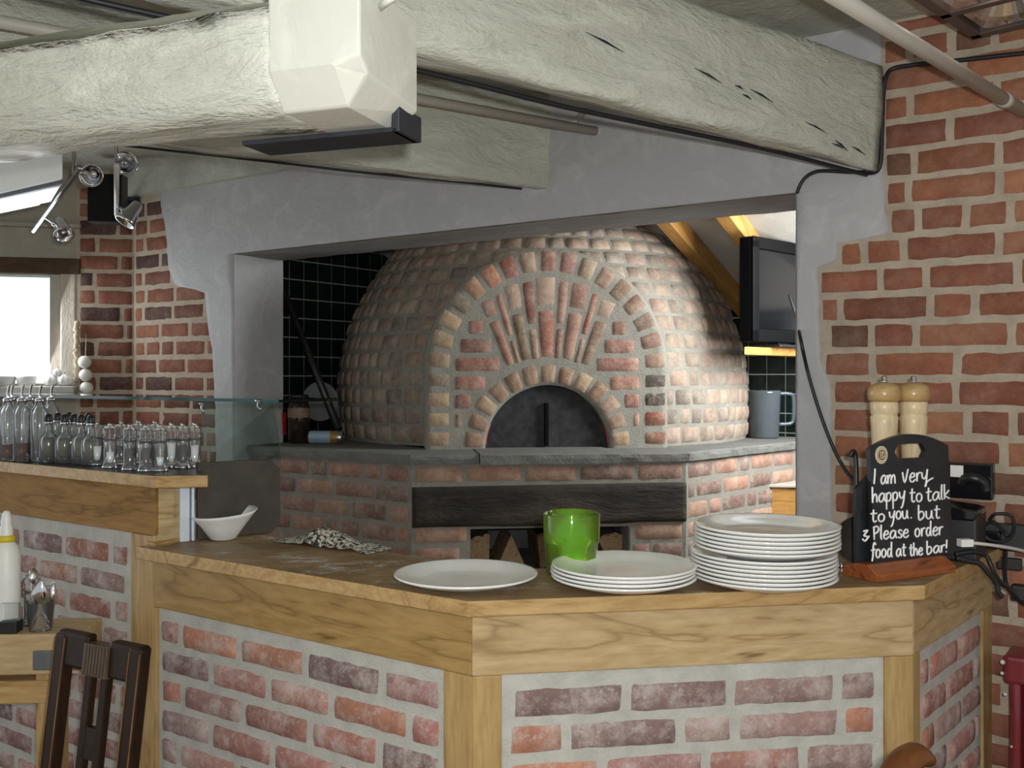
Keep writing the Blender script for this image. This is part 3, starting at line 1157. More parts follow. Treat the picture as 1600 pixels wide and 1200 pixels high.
# pipes
pe = onplane(935, 206, W0, E2)
ps = W(0, 34, 2.28)
dp = (pe - ps).normalized()
mb = MB()
mb.tube([ps - dp * 0.8, pe - dp * 0.008], 0.0155, 14)
mb.tube([pe - dp * 0.012, pe], 0.0185, 14)
conduit = tag(mb.build('conduit_pipe', MAT['conduit']), 'cream painted conduit pipe passing behind the foreground beam to the lintel wall', 'pipe')
q1 = ps + dp * ((pe - ps).length * 0.93)
mb = MB()
mb.tube([q1, onplane(918, 171, W0, E2)], 0.010, 10)
mb.build('branch_pipe', MAT['conduit'], conduit, None)
pe2 = onplane(1602, 176, W0, E2)
ps2 = W(1312, -2, 1.86)
dp2 = (pe2 - ps2).normalized()
mb = MB()
mb.tube([ps2 - dp2 * 0.5, pe2 - dp2 * .01], 0.0165, 14)
cpl = ps2 + dp2 * ((pe2 - ps2).length * 0.86)
mb.tube([cpl - dp2 * 0.02, cpl + dp2 * 0.02], 0.0185, 14)
tag(mb.build('conduit_pipe', MAT['conduit']), 'cream painted conduit pipe crossing the top right corner to the brick wall', 'pipe')

# black cable under beam 2, up the pier and along the brick wall
off = E2 * -0.02
pts = []
for i in range(9):
    x = 120 + (1330 - 120) * i / 8
    tpar = i / 8
    pA = near2 + (wall_end2 - near2) * (0.12 + 0.86 * tpar)
    pts.append(pA + Vector((0.0, 0, -0.006 + 0.004 * math.sin(i * 2.1))))
pts += [onplane(1352, 271, W0 + off, E2), onplane(1374, 262, W0 + off * 1.6, E2), onplane(1378, 205, W0 + off * 1.6, E2), onplane(1380, 150, W0 + off * 1.6, E2), onplane(1384, 122, W0 + off * 1.6, E2), onplane(1396, 107, W0 + off, E2), onplane(1440, 100, W0 + off, E2), onplane(1510, 93, W0 + off, E2), onplane(1600, 83, W0 + off, E2), onplane(1680, 74, W0 + off, E2)]
mb = MB()
mb.tube(smooth_path(pts, 5), 0.0062, 8)
tag(mb.build('power_cable', MAT['cable']), 'black cable clipped under the long beam and up around the brick wall corner', 'cable')
pts = [onplane(1366, 268, W0 + off, E2), onplane(1330, 269, W0 + off, E2), onplane(1285, 267, W0 + off, E2), onplane(1266, 272, W0 + off, E2), onplane(1253, 284, W0 + off, E2), onplane(1245, 302, W0 + off, E2)]
mb = MB()
mb.tube(smooth_path(pts, 5), 0.0055, 8)
tag(mb.build('power_cable', MAT['cable']), 'short black cable dropping from the beam end to the corner of the grey lintel', 'cable')
off3 = Vector((0, -0.005, -0.004))
mb = MB()
mb.tube(smooth_path([near3 - d3 * 0.3 + off3, near3 + d3 * 0.15 + off3 * 1.3, near3 + d3 * .45 + off3 * 2, near3 + d3 * .8 + off3, end3 - d3 * 0.08 + off3], 5), 0.004, 6)
tag(mb.build('power_cable', MAT['cable']), 'thin black cable along the bottom edge of the farther beam', 'cable')


# ------------------------------------------------------------------ the bar counter
bar = thing('bar_counter', 'angled oak framed bar counter with pink brick panels in front of the oven', 'counter', (K0.x, K0.y, 0))
LL = 1.056                       # length of the left run up to the raised counter
FT = 0.030


def board(name, p0, direction, x0, x1, z0, z1, mat, parent, y0=0.0, y1=FT, bevel=0.003, slant=(0, 0)):
    """flat upright board, own local axes so that its grain follows it"""
    fr = frame(p0, direction)
    mid = fr @ Vector(((x0 + x1) / 2, 0, (z0 + z1) / 2))
    M = fr.copy()
    M.translation = mid
    hx, hz = (x1 - x0) / 2, (z1 - z0) / 2
    mb = MB()
    vs = [Vector((-hx, y0, -hz)), Vector((hx, y0, -hz)), Vector((hx - slant[1], y1, -hz)), Vector((-hx + slant[0], y1, -hz)),
          Vector((-hx, y0, hz)), Vector((hx, y0, hz)), Vector((hx - slant[1], y1, hz)), Vector((-hx + slant[0], y1, hz))]
    mb.add(vs, [(3, 2, 1, 0), (4, 5, 6, 7), (0, 1, 5, 4), (1, 2, 6, 5), (2, 3, 7, 6), (3, 0, 4, 7)])
    return mb.build(name, mat, parent, M, bevel)


LR = (K1 - K0).length
DW = (KW - K1).normalized()
LW = (KW - K1).length
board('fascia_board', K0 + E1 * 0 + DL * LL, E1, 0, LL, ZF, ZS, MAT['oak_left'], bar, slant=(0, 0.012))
board('fascia_board', K0, DR, 0, LR, ZF, ZS, MAT['oak'], bar, slant=(0.012, 0.012))
board('fascia_board', K1, DW, 0, LW, ZF, ZS, MAT['oak'], bar, slant=(0.012, 0))
PW = 0.075
board('post', K0 + DL * PW, E1, 0, PW, 0, ZF, MAT['oak_upright'], bar, 0.001, 0.05, slant=(0, .02))
board('post', K0, DR, 0, 0.062, 0, ZF, MAT['oak_upright'], bar, 0.001, 0.05, slant=(.02, 0))
board('post', K1 - DR * 0.066, DR, 0, 0.066, 0, ZF, MAT['oak_upright'], bar, 0.001, 0.05, slant=(0, .02))
board('post', K1, DW, 0, 0.05, 0, ZF, MAT['oak_upright'], bar, 0.001, 0.05, slant=(.02, 0))
board('post', K1 + DW * (LW - 0.085), DW, 0, 0.085, 0, ZF, MAT['oak_upright'], bar, 0.001, 0.05)
board('post', K0 + DL * LL, E1, 0, 0.012, 0, ZF, MAT['oak_upright'], bar, -0.002, 0.05)
mm = [MAT['counter_mortar'], MAT['counter_brick']]
Mx = frame(K0 + DL * LL + E2 * 0.008, E1)
brick_panel('brick_panel', Mx, 0.012, LL - PW, 0.0, ZF, mm, PAL_COUNTER, 0.0775, ZF - 0.022, bar, 0.008, clip=lambda z: [(0.022, LL - PW - 0.012)], joint=0.017, L=0.228)
nR = Vector((-DR.y, DR.x, 0))
Mx = frame(K0 + nR * 0.008, DR)
brick_panel('brick_panel', Mx, 0.062, LR - 0.066, 0.0, ZF, mm, PAL_COUNTER, 0.0755, ZF - 0.024, bar, 0.007, clip=lambda z: [(0.077, LR - 0.084)], joint=0.016, L=0.236, offset=0.1)
nW = Vector((-DW.y, DW.x, 0))
Mx = frame(K1 + nW * 0.008, DW)
brick_panel('brick_panel', Mx, 0.05, LW - 0.085, 0.0, ZF, mm, PAL_COUNTER, 0.0775, ZF - 0.022, bar, 0.007, clip=lambda z: [(0.066, LW - 0.10)], joint=0.016)

# worktop (one continuous slab)


def off_line(p, d, k):
    n = Vector((-d.y, d.x, 0))
    return Vector(p) - n * k, Vector(d)


def isect(l1, l2):
    (p, d), (q, e) = l1, l2
    den = d.x * e.y - d.y * e.x
    t = ((q.x - p.x) * e.y - (q.y - p.y) * e.x) / den
    return p + d * t


OH = 0.028
lineL, lineR, lineW = off_line(K0, E1, OH), off_line(K0, DR, OH), off_line(K1, DW, OH)
wall_line = (W0 - E2 * 0.022, E1)
cL = onz(220, 853, ZT)
cL = isect(lineL, (cL, E2))
c0, c1 = isect(lineL, lineR), isect(lineR, lineW)
cw = isect(lineW, wall_line)
backL, backR = off_line(K0, E1, -0.295), off_line(K0, DR, -0.285)
bL = isect(backL, (cL, E2))
b0 = isect(backL, backR)
b1p = K0 + DR * 0.80 + nR * 0.285
b2 = isect((b1p, Vector((0.25, 0.97, 0))), wall_line)
RpN = K0 + DL * LL
nA = isect(off_line(K0, E1, 0.003), (cL, E2))
nB = isect(off_line(K0, E1, 0.003), (RpN + E1 * 0.005, E2))
bL = isect(backL, (RpN + E1 * 0.005, E2))
poly = [cL, c0, c1, cw, b2, b1p, b0, bL, nB, nA]
mb = MB()
org = Vector((K0.x, K0.y, ZS))
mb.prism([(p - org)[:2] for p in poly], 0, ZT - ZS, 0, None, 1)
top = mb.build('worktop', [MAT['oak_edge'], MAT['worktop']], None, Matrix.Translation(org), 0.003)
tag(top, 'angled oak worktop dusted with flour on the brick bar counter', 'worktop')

# ------------------------------------------------------------------ raised counter at the left
rais = thing('raised_counter', 'raised oak counter with brick panel at the left end of the bar', 'counter', K0 + DL * (LL + 0.6))
RL = 2.1
ZRF, ZRS, ZRT = 1.0775, 1.208, 1.241
Rp = K0 + DL * LL
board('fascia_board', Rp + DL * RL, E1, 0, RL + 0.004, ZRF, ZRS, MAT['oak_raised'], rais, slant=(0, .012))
Me = frame(Rp, E2)
board('end_board', Rp, E2, 0.0, 0.118, ZT + 0.002, ZRS, MAT['oak'], rais, 0.002, 0.03, slant=(.012, 0))
board('end_trim', Rp, E2, -0.004, 0.122, ZT + 0.001, ZT + 0.012, MAT['oak_edge'], rais, -0.004, 0.03)
board('post', Rp + DL * 0.105, E1, 0, 0.10, 0, ZRF - 0.001, MAT['oak_upright'], rais, 0.001, 0.06)
Mx = frame(Rp + DL * RL + E2 * 0.008, E1)
brick_panel('brick_panel', Mx, 0, RL - 0.105, 0.0, ZRF, mm, [tuple(k * .8 for k in c) for c in PAL_COUNTER], 0.0775, ZRF - 0.03, rais, 0.007,
            clip=lambda z: [(0.0, RL - 0.125)], joint=0.02)
# slab with mitred end
lR0 = off_line(K0, E1, 0.024)
sA = onplane(241, 750, lR0[0], E2)
sA.z = 0
sB = sA + Vector((0.98, 0.155, 0)).normalized() * 0.135
sC = sB + Vector((-0.42, 0.91, 0)) * 0.20
sD = isect((sC, DL), (sA + DL * RL, E2))
poly = [sA + DL * RL, sA, sB, sC, sD]
org = Vector((Rp.x, Rp.y, ZRS))
mb = MB()
mb.prism([(p - org)[:2] for p in poly], 0, ZRT - ZRS, 0, None, 1)
Mt = Matrix.Translation(org)
mb.build('slab', [MAT['oak_edge'], plain('near black slate top', (0.030, 0.031, 0.032), 0.3, 0, 0.5, .2)], rais, Mt, 0.003, pm=rais.matrix_basis)

# glass guard and cold display beside it
guard = thing('display_counter', 'glass topped cold display with dark brown end panel behind the raised counter', 'display', onz(360, 843, ZT))
pB0 = Vector((-0.862, 2.705, 0))
pB1 = Vector((-0.668, 2.845, 0))
ddir = (pB1 - pB0).normalized()
Mb = frame(pB0, ddir)
bl = (pB1 - pB0).length
zt_ = 1.262
ch = 0.028
mb = MB()
mb.wallpoly([(0, ZT + .001), (bl - ch, ZT + .001), (bl, ZT + .001 + ch), (bl, zt_ - ch), (bl - ch, zt_), (0, zt_)], 0.0, 0.018)
mb.build('end_panel', MAT['brown_panel'], guard, Mb, 0.002)
mb = MB()
mb.box(-0.052, -0.026, -0.012, 0.03, ZT + .001, ZRS + 0.0)
mb.box(-0.020, -0.012, -0.010, 0.03, ZT + .001, ZRS + 0.0)
mb.build('upright', MAT['alu'], guard, Mb, 0.002)
gR = Vector((-0.655, 2.755, 0))
gl = 3.2
Mg = frame(gR + DL * gl, E1)
ZG = 1.4265
mb = MB()
mb.box(0, gl, 0.004, 0.24, ZG, ZG + 0.008, 0)
mb.build('top_glass', MAT['sheet'], guard, Mg)
mb = MB()
mb.box(0, gl, 0.0, 0.005, ZG - 0.001, ZG + 0.009, 0)
mb.build('glass_edge', MAT['glass_edge'], guard, Mg)
mb = MB()
a0, a1 = Vector((-0.80, 2.752, 0)), Vector((-0.675, 2.835, 0))
top0, top1 = Vector((-0.83, 2.735, ZG)), W(428, 630, 2.80)
vs = [Vector((-0.855, 2.72, zt_)), W(441, 718, 2.845), W(428, 629, 2.80), Vector((-0.855, 2.72, ZG))]
back = Vector((-0.004, 0.006, 0))
mb.add(vs + [v + back for v in vs], [(0, 1, 2, 3), (7, 6, 5, 4), (0, 4, 5, 1), (1, 5, 6, 2), (2, 6, 7, 3), (3, 7, 4, 0)])
mb.build('end_glass', MAT['sheet'], guard, None, pm=guard.matrix_basis)
for (px, py, d) in ((316, 640, 2.93), (404, 636, 2.80)):
    p = W(px, py, d)
    mb = MB()
    mb.tube([p + Vector((0, 0, 0.022)), p, p + Vector((0.006, -0.004, -0.010))], 0.005, 8)
    mb.tube([p + Vector((0, 0, 0.014)), p + Vector((0, 0, 0.020))], 0.010, 10)
    mb.build('clip', MAT['chrome'], guard, None, pm=guard.matrix_basis)

# ------------------------------------------------------------------ the oven
ZL = EYE - 0.31
PLt = Vector((-0.4016, 3.866, 0))
PRt = Vector((0.7213, 4.01, 0))
DF = (PRt - PLt).normalized()
DRF = Vector((math.cos(math.radians(47)), math.sin(math.radians(47)), 0))
FLEN = (PRt - PLt).length
LEFTLEN = 0.965
oven = thing('pizza_oven', 'large domed brick pizza oven with arched front on a brick plinth', 'oven', ((PLt + PRt) / 2))
INS = 0.022
nF = Vector((DF.y, -DF.x, 0))
# plinth facets (set back a little under the ledge)
ZPT = ZL - 0.036
lf, ll, lr = off_line(PLt, DF, -INS), off_line(PLt, E1, -INS), off_line(PRt, DRF, -INS)
qL, qR = isect(ll, lf), isect(lf, lr)
OX0 = (onplane(734, 850, PLt, nF) - qL).dot(DF)
OX1 = (onplane(985, 850, PLt, nF) - qL).dot(DF)
OZ1 = onplane(760, 828, PLt, nF).z
mo = [MAT['oven_mortar'], MAT['oven_brick']]
FL2 = (qR - qL).length
Mf = frame(qL, DF)
ZB1, ZB0 = 1.062, 0.903


def front_clip(z):
    if ZB0 - 0.012 < z < ZB1 + 0.012:
        return []
    if z < OZ1:
        return [(0.012, OX0 - 0.004), (OX1 + 0.012, FL2 - 0.012)]
    return [(0.012, FL2 - 0.012)]


mb = MB()
mb.grid(flatmap, 0, FL2, 0, ZPT, 24, 24, lambda s, t: 0.002 * nz((s, t, 0), 20), 0, True, keep=lambda s, t: not (OX0 < s < OX1 and t < OZ1))
for (a, b, c, d) in ((0, OX0, 0, ZPT), (OX1, FL2, 0, ZPT), (OX0, OX1, OZ1, ZPT)):
    mb.box(a, b, 0.004, 0.14, c, d, 0)
brick_rows(mb, 0, FL2, 0.3, ZPT, 0.0803, 1.0707, PAL_PLINTH, 0.006, 0.016, 0.23, clip=front_clip, offset=0.0)
pl = mb.build('plinth_front', mo, oven, Mf)
mb = MB()
mb.grid(flatmap, 0, LEFTLEN, 0, ZPT, 14, 20, lambda s, t: 0.002 * nz((s, t, 0), 20), 0)
mb.box(0, LEFTLEN, 0.004, 0.12, 0, ZPT, 0)
brick_rows(mb, 0, LEFTLEN, 0.3, ZPT, 0.0803, 1.0707, PAL_PLINTH, 0.006, 0.016, 0.215, clip=lambda z: [(0, LEFTLEN - 0.012)])
mb.build('plinth_side', mo, oven, frame(qL - E1 * LEFTLEN, E1))
RLEN = 1.28
mb = MB()
mb.grid(flatmap, 0, RLEN, 0, ZPT, 16, 20, lambda s, t: 0.002 * nz((s, t, 0), 20), 0)
mb.box(0, RLEN, 0.004, 0.12, 0, ZPT, 0)
brick_rows(mb, 0, RLEN, 0.3, ZPT, 0.0803, 1.0707, PAL_PLINTH, 0.006, 0.016, 0.215, clip=lambda z: [(0.012, RLEN)])
mb.build('plinth_side', mo, oven, frame(qR, DRF))
# timber lintel over the log store
bx0 = (onplane(644, 795, PLt, nF) - qL).dot(DF)
bx1 = (onplane(1073, 790, PLt, nF) - qL).dot(DF)
o, _, _ = rough_beam('timber_lintel', Mf @ Vector((bx0, -0.022, ZB0)), Mf @ Vector((bx1, -0.022, ZB0 + 0.006)), 0.12, ZB1 - ZB0, MAT['charred'], 0.014, 60, 0.006, 3.0, 0.008, parent=oven)
o['label'] = 'blackened timber lintel over the log store'
# log store box
mb = MB()
mb.box(OX0 - .02, OX1 + .02, 0.70, 0.74, 0, OZ1 + .05)
mb.box(OX0 - 0.03, OX0 - 0.001, 0.13, 0.72, 0, OZ1 + .05)
mb.box(OX1 + 0.001, OX1 + 0.03, 0.13, 0.72, 0, OZ1 + .05)
mb.box(OX0 - .02, OX1 + .02, 0.13, 0.72, OZ1, OZ1 + .05)
mb.box(OX0 - .02, OX1 + .02, 0.0, 0.72, 0.66, 0.69)
mb.build('log_store', plain('sooty grey render', (0.10, 0.105, 0.10), 0.9, var=.3, scale=9), oven, Mf)
# ledge stones: left run, front pieces either side of a hearth stone, right run
lfo, llo, lro = off_line(PLt, DF, 0.0), off_line(PLt, E1, 0.0), off_line(PRt, DRF, 0.0)


def stone(name, quad, z0, z1, amp=0.004, lab=None):
    """slab between 4 plan corners (front-left, front-right, back-right, back-left) with a broken front edge"""
    a, b, c, d = [Vector((p[0], p[1], 0)) for p in quad]
    n = max(4, int((b - a).length / 0.02))
    mb = MB()
    vs, fs = [], []
    nrm = Vector(((b - a).y, -(b - a).x, 0)).normalized()
    for i in range(n + 1):
        t = i / n
        f, k = a.lerp(b, t), d.lerp(c, t)
        w = [amp * nz((f.x, f.y, r * .7), 16, r) for r in range(4)]
        vs += [k + Vector((0, 0, z1)), f - nrm * 0.012 + Vector((0, 0, z1 + w[0] * .4)), f + nrm * w[1] + Vector((0, 0, z1 - 0.006 + w[0] * .5)),
               f + nrm * w[2] + Vector((0, 0, (z0 + z1) / 2)), f + nrm * (w[3] - 0.003) + Vector((0, 0, z0)), k + Vector((0, 0, z0))]
    for i in range(n):
        for k in range(6):
            k2 = (k + 1) % 6
            fs.append((i * 6 + k, i * 6 + k2, i * 6 + 6 + k2, i * 6 + 6 + k))
    fs += [tuple(range(6)), tuple(reversed(range(n * 6, n * 6 + 6)))]
    mb.add(vs, fs, 0, False)
    o = mb.build(name, MAT['slate'], oven, None, pm=oven.matrix_basis)
    if lab:
        o['label'] = lab
    return o


back = 0.34
hx0 = (onplane(750, 705, PLt, nF) - PLt).dot(DF)
hx1 = (onplane(968, 705, PLt, nF) - PLt).dot(DF)
bk = nF * -1
LEN_L = LEFTLEN + 0.0
stone('ledge_stone', [PLt - E1 * LEN_L, PLt - E1 * 0.002, PLt + bk * back + DF * .1, PLt - E1 * LEN_L + E2 * 0.6], ZPT, ZL)
stone('ledge_stone', [PLt, PLt + DF * (hx0 - .003), PLt + DF * (hx0 - .003) + bk * back, PLt + bk * back], ZPT, ZL)
stone('hearth_stone', [PLt + DF * hx0 + nF * .012, PLt + DF * hx1 + nF * .012, PLt + DF * hx1 + bk * .6, PLt + DF * hx0 + bk * .6], ZPT - 0.004, ZL + 0.003)
stone('ledge_stone', [PLt + DF * (hx1 + .003), PRt, PRt + bk * back, PLt + DF * (hx1 + .003) + bk * back], ZPT, ZL)
stone('ledge_stone', [PRt + DRF * .002, PRt + DRF * 1.29, PRt + DRF * 1.29 + Vector((-.55, .3, 0)), PRt + bk * back], ZPT, ZL, 0.006)

# dome
DC = Vector((0.159, 5.30, 0))
DRAD, DRZ = 1.084, 1.14
ZDC = EYE - 0.1445
FC = Vector((0.156, 4.225, 0))
DFF = Vector((math.cos(math.radians(7.3)), math.sin(math.radians(7.3)), 0))
MFC = frame(Vector((FC.x, FC.y, ZL)), DFF)
MFI = MFC.inverted()
FA, FS_ = 0.524, 0.335        # half width and spring height of the arched front
FI = 0.415                    # inner arch half width
RM = 0.272                    # mouth radius


def domemap(phi, t, h):
    if t <= 0:
        r, z = DRAD + h, ZDC + t
        r -= 0.012 * (t / 0.16) ** 2
    else:
        th = t / ((DRAD + DRZ) / 2)
        r, z = (DRAD + h) * math.cos(th), ZDC + (DRZ + h) * math.sin(th)
    return Vector((DC.x + r * math.sin(phi), DC.y - r * math.cos(phi), z))


NB2 = E2


def dome_keep(phi, t, mar=0.0):
    p = domemap(phi, t, 0)
    if (p - PB).dot(E2) > -0.02 or (p - SB).dot(NSIDE) < 0.02:
        return False
    q = MFI @ p
    if q.y < 0.75 and abs(q.x) < FA - mar:
        if q.z < FS_:
            return False
        if math.hypot(q.x, q.z - FS_) < FA - mar:
            return False
    return True


mb = MB()
T0 = ZL - ZDC
TT = (DRAD + DRZ) / 2 * math.pi / 2
mb.grid(domemap, -2.0, 2.0, T0, TT * 0.985, 90, 50, lambda s, t: 0.002 * nz((s * 1.1, t, 0), 20), 0, True, keep=lambda s, t: dome_keep(s, t, 0.07))
kk = 0
t = T0 + 0.006
while t < TT * 0.93:
    tb = t + 0.0835
    tm = (t + tb) / 2
    rr = DRAD * (math.cos(max(0, tm) / ((DRAD + DRZ) / 2)))
    ph_ = -1.95 + rng.uniform(0, 0.1)
    while ph_ < 1.95:
        wd = rng.uniform(0.098, 0.122) * (1.0 if rng.random() < .8 else .7)
        dphi = wd / rr
        gap = 0.009 / rr
        if dome_keep(ph_ + dphi / 2, tm, 0.035):
            # keep clear of the front's outline
            c = rng.choice(PAL_OVEN)
            c = tuple(0.55 * k + 0.45 * g for k, g in zip(c, (0.285, 0.24, 0.19)))
            brick(mb, domemap, ph_ + gap / 2, ph_ + dphi - gap / 2, t + 0.005, tb - 0.005, 0.0085 * rng.uniform(.75, 1.25), c, 1, 0.010, 0.3, 5, 4, 0.003, rr)
        ph_ += dphi
    t = tb
mb.build('dome', mo, oven, None, pm=oven.matrix_basis)

# arched front


def front_out(a):
    """distance from the hearth centre to the outline at angle a (0 right .. pi left)"""
    ca, sa = math.cos(a), math.sin(a)
    if abs(ca) > 1e-6:
        r = FA / abs(ca)
        if r * sa <= FS_:
            return r
    b = FS_ * sa
    return b + math.sqrt(max(0, b * b - FS_ * FS_ + FA * FA))


mb = MB()
nseg = 96
vs, fs = [], []
nr = 10
for i in range(nseg + 1):
    a = math.pi * i / nseg
    ro = front_out(a)
    for j in range(nr + 1):
        r = RM + (ro - RM) * j / nr
        x, z = r * math.cos(a), r * math.sin(a)
        vs.append(Vector((x, -0.002 * (1 + nz((x, z, 0), 20)), z)))
    x, z = ro * math.cos(a), ro * math.sin(a)
    vs.append(Vector((x, 0.42, z)))
    vs.append(Vector((RM * math.cos(a), 0.16, RM * math.sin(a))))
st = nr + 3
for i in range(nseg):
    for j in range(nr):
        A = i * st + j
        fs.append((A, A + st, A + st + 1, A + 1))
    fs.append((i * st + nr, (i + 1) * st + nr, (i + 1) * st + nr + 1, i * st + nr + 1))
    fs.append((i * st, i * st + nr + 2, (i + 1) * st + nr + 2, (i + 1) * st))
mb.add(vs, fs, 0, True)


def polar(cx, cz):
    def f(s, t, h):        # s: angle, t: radius
        return Vector((cx - t * math.cos(s), -0.002 - h, cz + t * math.sin(s)))
    return f


def frontflat(s, t, h):
    return Vector((s, -0.002 - h, t))


# voussoirs round the mouth
pm_ = polar(0, 0)
nv = 13
for i in range(nv):
    a0, a1 = math.pi * i / nv, math.pi * (i + 1) / nv
    g = 0.0065 / 0.33
    c = rng.choice([(0.36, 0.25, 0.155), (0.33, 0.21, 0.14), (0.30, 0.19, 0.13), (0.34, 0.22, 0.15), (0.27, 0.16, 0.10)])
    brick(mb, pm_, a0 + g, a1 - g, RM + 0.008, RM + 0.092 + rng.uniform(-.006, .006), 0.006, c, 1, 0.009, .3, 5, 5, .003, 0.33)
# outer arch: legs and voussoirs
for side in (-1, 1):
    z = 0.008
    while z < FS_ - 0.02:
        hh = 0.068 + rng.uniform(-.005, .005)
        c = rng.choice([(0.34, 0.24, 0.15), (0.31, 0.20, 0.14), (0.27, 0.12, 0.085), (0.25, 0.19, 0.14)]) if side < 0 else rng.choice([(0.22, 0.08, 0.05), (0.075, 0.06, 0.05), (0.20, 0.15, 0.11), (0.24, 0.12, 0.08)])
        xa, xb = sorted((side * (FI + 0.008), side * (FA - 0.006)))
        brick(mb, frontflat, xa, xb, z + .006, z + hh + 0.0, 0.006, c, 1, 0.009, .3, 5, 4, .003)
        z += hh + 0.015
po = polar(0, FS_)
no = 17
for i in range(no):
    a0, a1 = math.pi * i / no, math.pi * (i + 1) / no
    g = 0.009 / 0.47
    c = [(0.34, 0.24, 0.16), (0.38, 0.28, 0.17), (0.40, 0.29, 0.17), (0.20, 0.17, 0.12), (0.33, 0.20, 0.12), (0.38, 0.17, 0.10), (0.24, 0.08, 0.06), (0.33, 0.23, 0.16), (0.25, 0.12, 0.09), (0.27, 0.14, 0.12), (0.34, 0.26, 0.17), (0.31, 0.20, 0.15), (0.21, 0.14, 0.09), (0.21, 0.12, 0.08), (0.17, 0.12, 0.09), (0.20, 0.12, 0.09), (0.24, 0.16, 0.11)][i]
    brick(mb, po, a0 + g, a1 - g, FI + 0.008, FA - 0.008, 0.006, c, 1, 0.009, .3, 5, 5, .003, 0.47)
# fan of long bricks over the mouth and coursed bricks either side
def inner_out(a):
    ca, sa = math.cos(a), math.sin(a)
    if abs(ca) > 1e-6:
        r = FI / abs(ca)
        if r * sa <= FS_:
            return r
    b = FS_ * sa
    return b + math.sqrt(max(0, b * b - FS_ * FS_ + FI * FI))


fan_c = -0.054
pf = polar(0, fan_c)
nfan = 9
A0, A1 = math.radians(66), math.radians(114)
fw_ = [1.0, .72, 1.1, .9, 1.4, .85, 1.3, .75, 1.15]
fc_ = [sum(fw_[:i]) / sum(fw_) for i in range(nfan + 1)]
for i in range(nfan):
    a0 = A0 + (A1 - A0) * fc_[i]
    a1 = A0 + (A1 - A0) * fc_[i + 1]
    am = (a0 + a1) / 2
    # ring and inner arch distances measured from the fan centre
    def reach(tgt):
        lo, hi = 0.2, 1.1
        for _ in range(40):
            m_ = (lo + hi) / 2
            x, z = m_ * math.cos(am), fan_c + m_ * math.sin(am)
            if tgt(x, z):
                lo = m_
            else:
                hi = m_
        return lo
    rin = reach(lambda x, z: math.hypot(x, z) < RM + 0.108)
    rout = reach(lambda x, z: (z < FS_ and abs(x) < FI - .012) or math.hypot(x, z - FS_) < FI - 0.012)
    g = 0.0035 / 0.56
    c = rng.choice([(0.29, 0.12, 0.085), (0.24, 0.10, 0.075), (0.31, 0.16, 0.115), (0.22, 0.14, 0.09), (0.33, 0.19, 0.14)])
    c2 = rng.choice([(0.33, 0.21, 0.15), (0.27, 0.15, 0.11), (0.36, 0.26, 0.19)])
    if i % 2 == 0:
        sp_ = rin + min(0.215, rout - rin - 0.02)
        brick(mb, pf, a0 + g, a1 - g, rin + 0.01, sp_, 0.006, c, 1, 0.009, .3, 4, 8, .003, 0.56)
        if rout - sp_ > 0.035:
            brick(mb, pf, a0 + g * .8, a1 - g * .8, sp_ + 0.016, rout, 0.005, c2, 1, 0.009, .3, 4, 4, .003, 0.56)
    else:
        sp_ = rout - min(0.2, rout - rin - 0.02)
        brick(mb, pf, a0 + g * 1.1, a1 - g * 1.1, sp_, rout - .01, 0.005, c, 1, 0.009, .3, 4, 8, .003, 0.56)
        if sp_ - rin > 0.04:
            brick(mb, pf, a0 + g, a1 - g, rin + .005, sp_ - 0.014, 0.005, c2, 1, 0.009, .3, 4, 4, .003, 0.56)
for side in (-1, 1):
    z = 0.012
    while z < 0.545:
        zb = z + 0.064
        zm = (z + zb) / 2
        rr_ = RM + 0.112
        xin = math.sqrt(max(0, rr_ * rr_ - zm * zm)) if zm < rr_ else 0
        lim = (zb - fan_c) / math.tan(A0) + 0.010
        xin = max(xin + 0.006, lim if zm > 0.30 else 0)
        xout = FI - 0.014 if zm < FS_ else math.sqrt(max(0, FI * FI - (zb - FS_) ** 2)) - 0.014
        if xout - xin > 0.03:
            c = rng.choice([(0.32, 0.15, 0.11), (0.28, 0.13, 0.10), (0.33, 0.19, 0.14), (0.24, 0.13, 0.10)])
            xa, xb = sorted((side * xin, side * xout))
            brick(mb, frontflat, xa, xb, z, zb, 0.005, c, 1, 0.008, .3, 6, 4, .003)
        z = zb + 0.015
mb.build('arched_front', mo, oven, MFC)
# iron door
mb = MB()
pts = [(RM * .985 * math.cos(math.pi * i / 40), RM * .985 * math.sin(math.pi * i / 40)) for i in range(41)]
mb.wallpoly(pts, 0.045, 0.055)
dr = mb.build('oven_door', MAT['oven_door'], oven, MFC)
mb = MB()
mb.box(-0.012, 0.006, 0.022, 0.045, 0.01, 0.195)
mb.build('door_handle', MAT['tv_black'], dr, MFC, 0.003, pm=oven.matrix_basis @ oven.matrix_basis.inverted() @ MFC)
for sgn in (-1, 1):
    mb = MB()
    pts = []
    for i in range(9):
        a = math.radians(2 + 20 * i / 8)
        pts.append(Vector((sgn * RM * 0.985 * math.cos(a), 0.03, RM * .985 * math.sin(a) + 0.004)))
    mb.tube(pts, 0.004, 6)
    mb.build('door_seal', MAT['red_edge'], dr, MFC, pm=MFC)

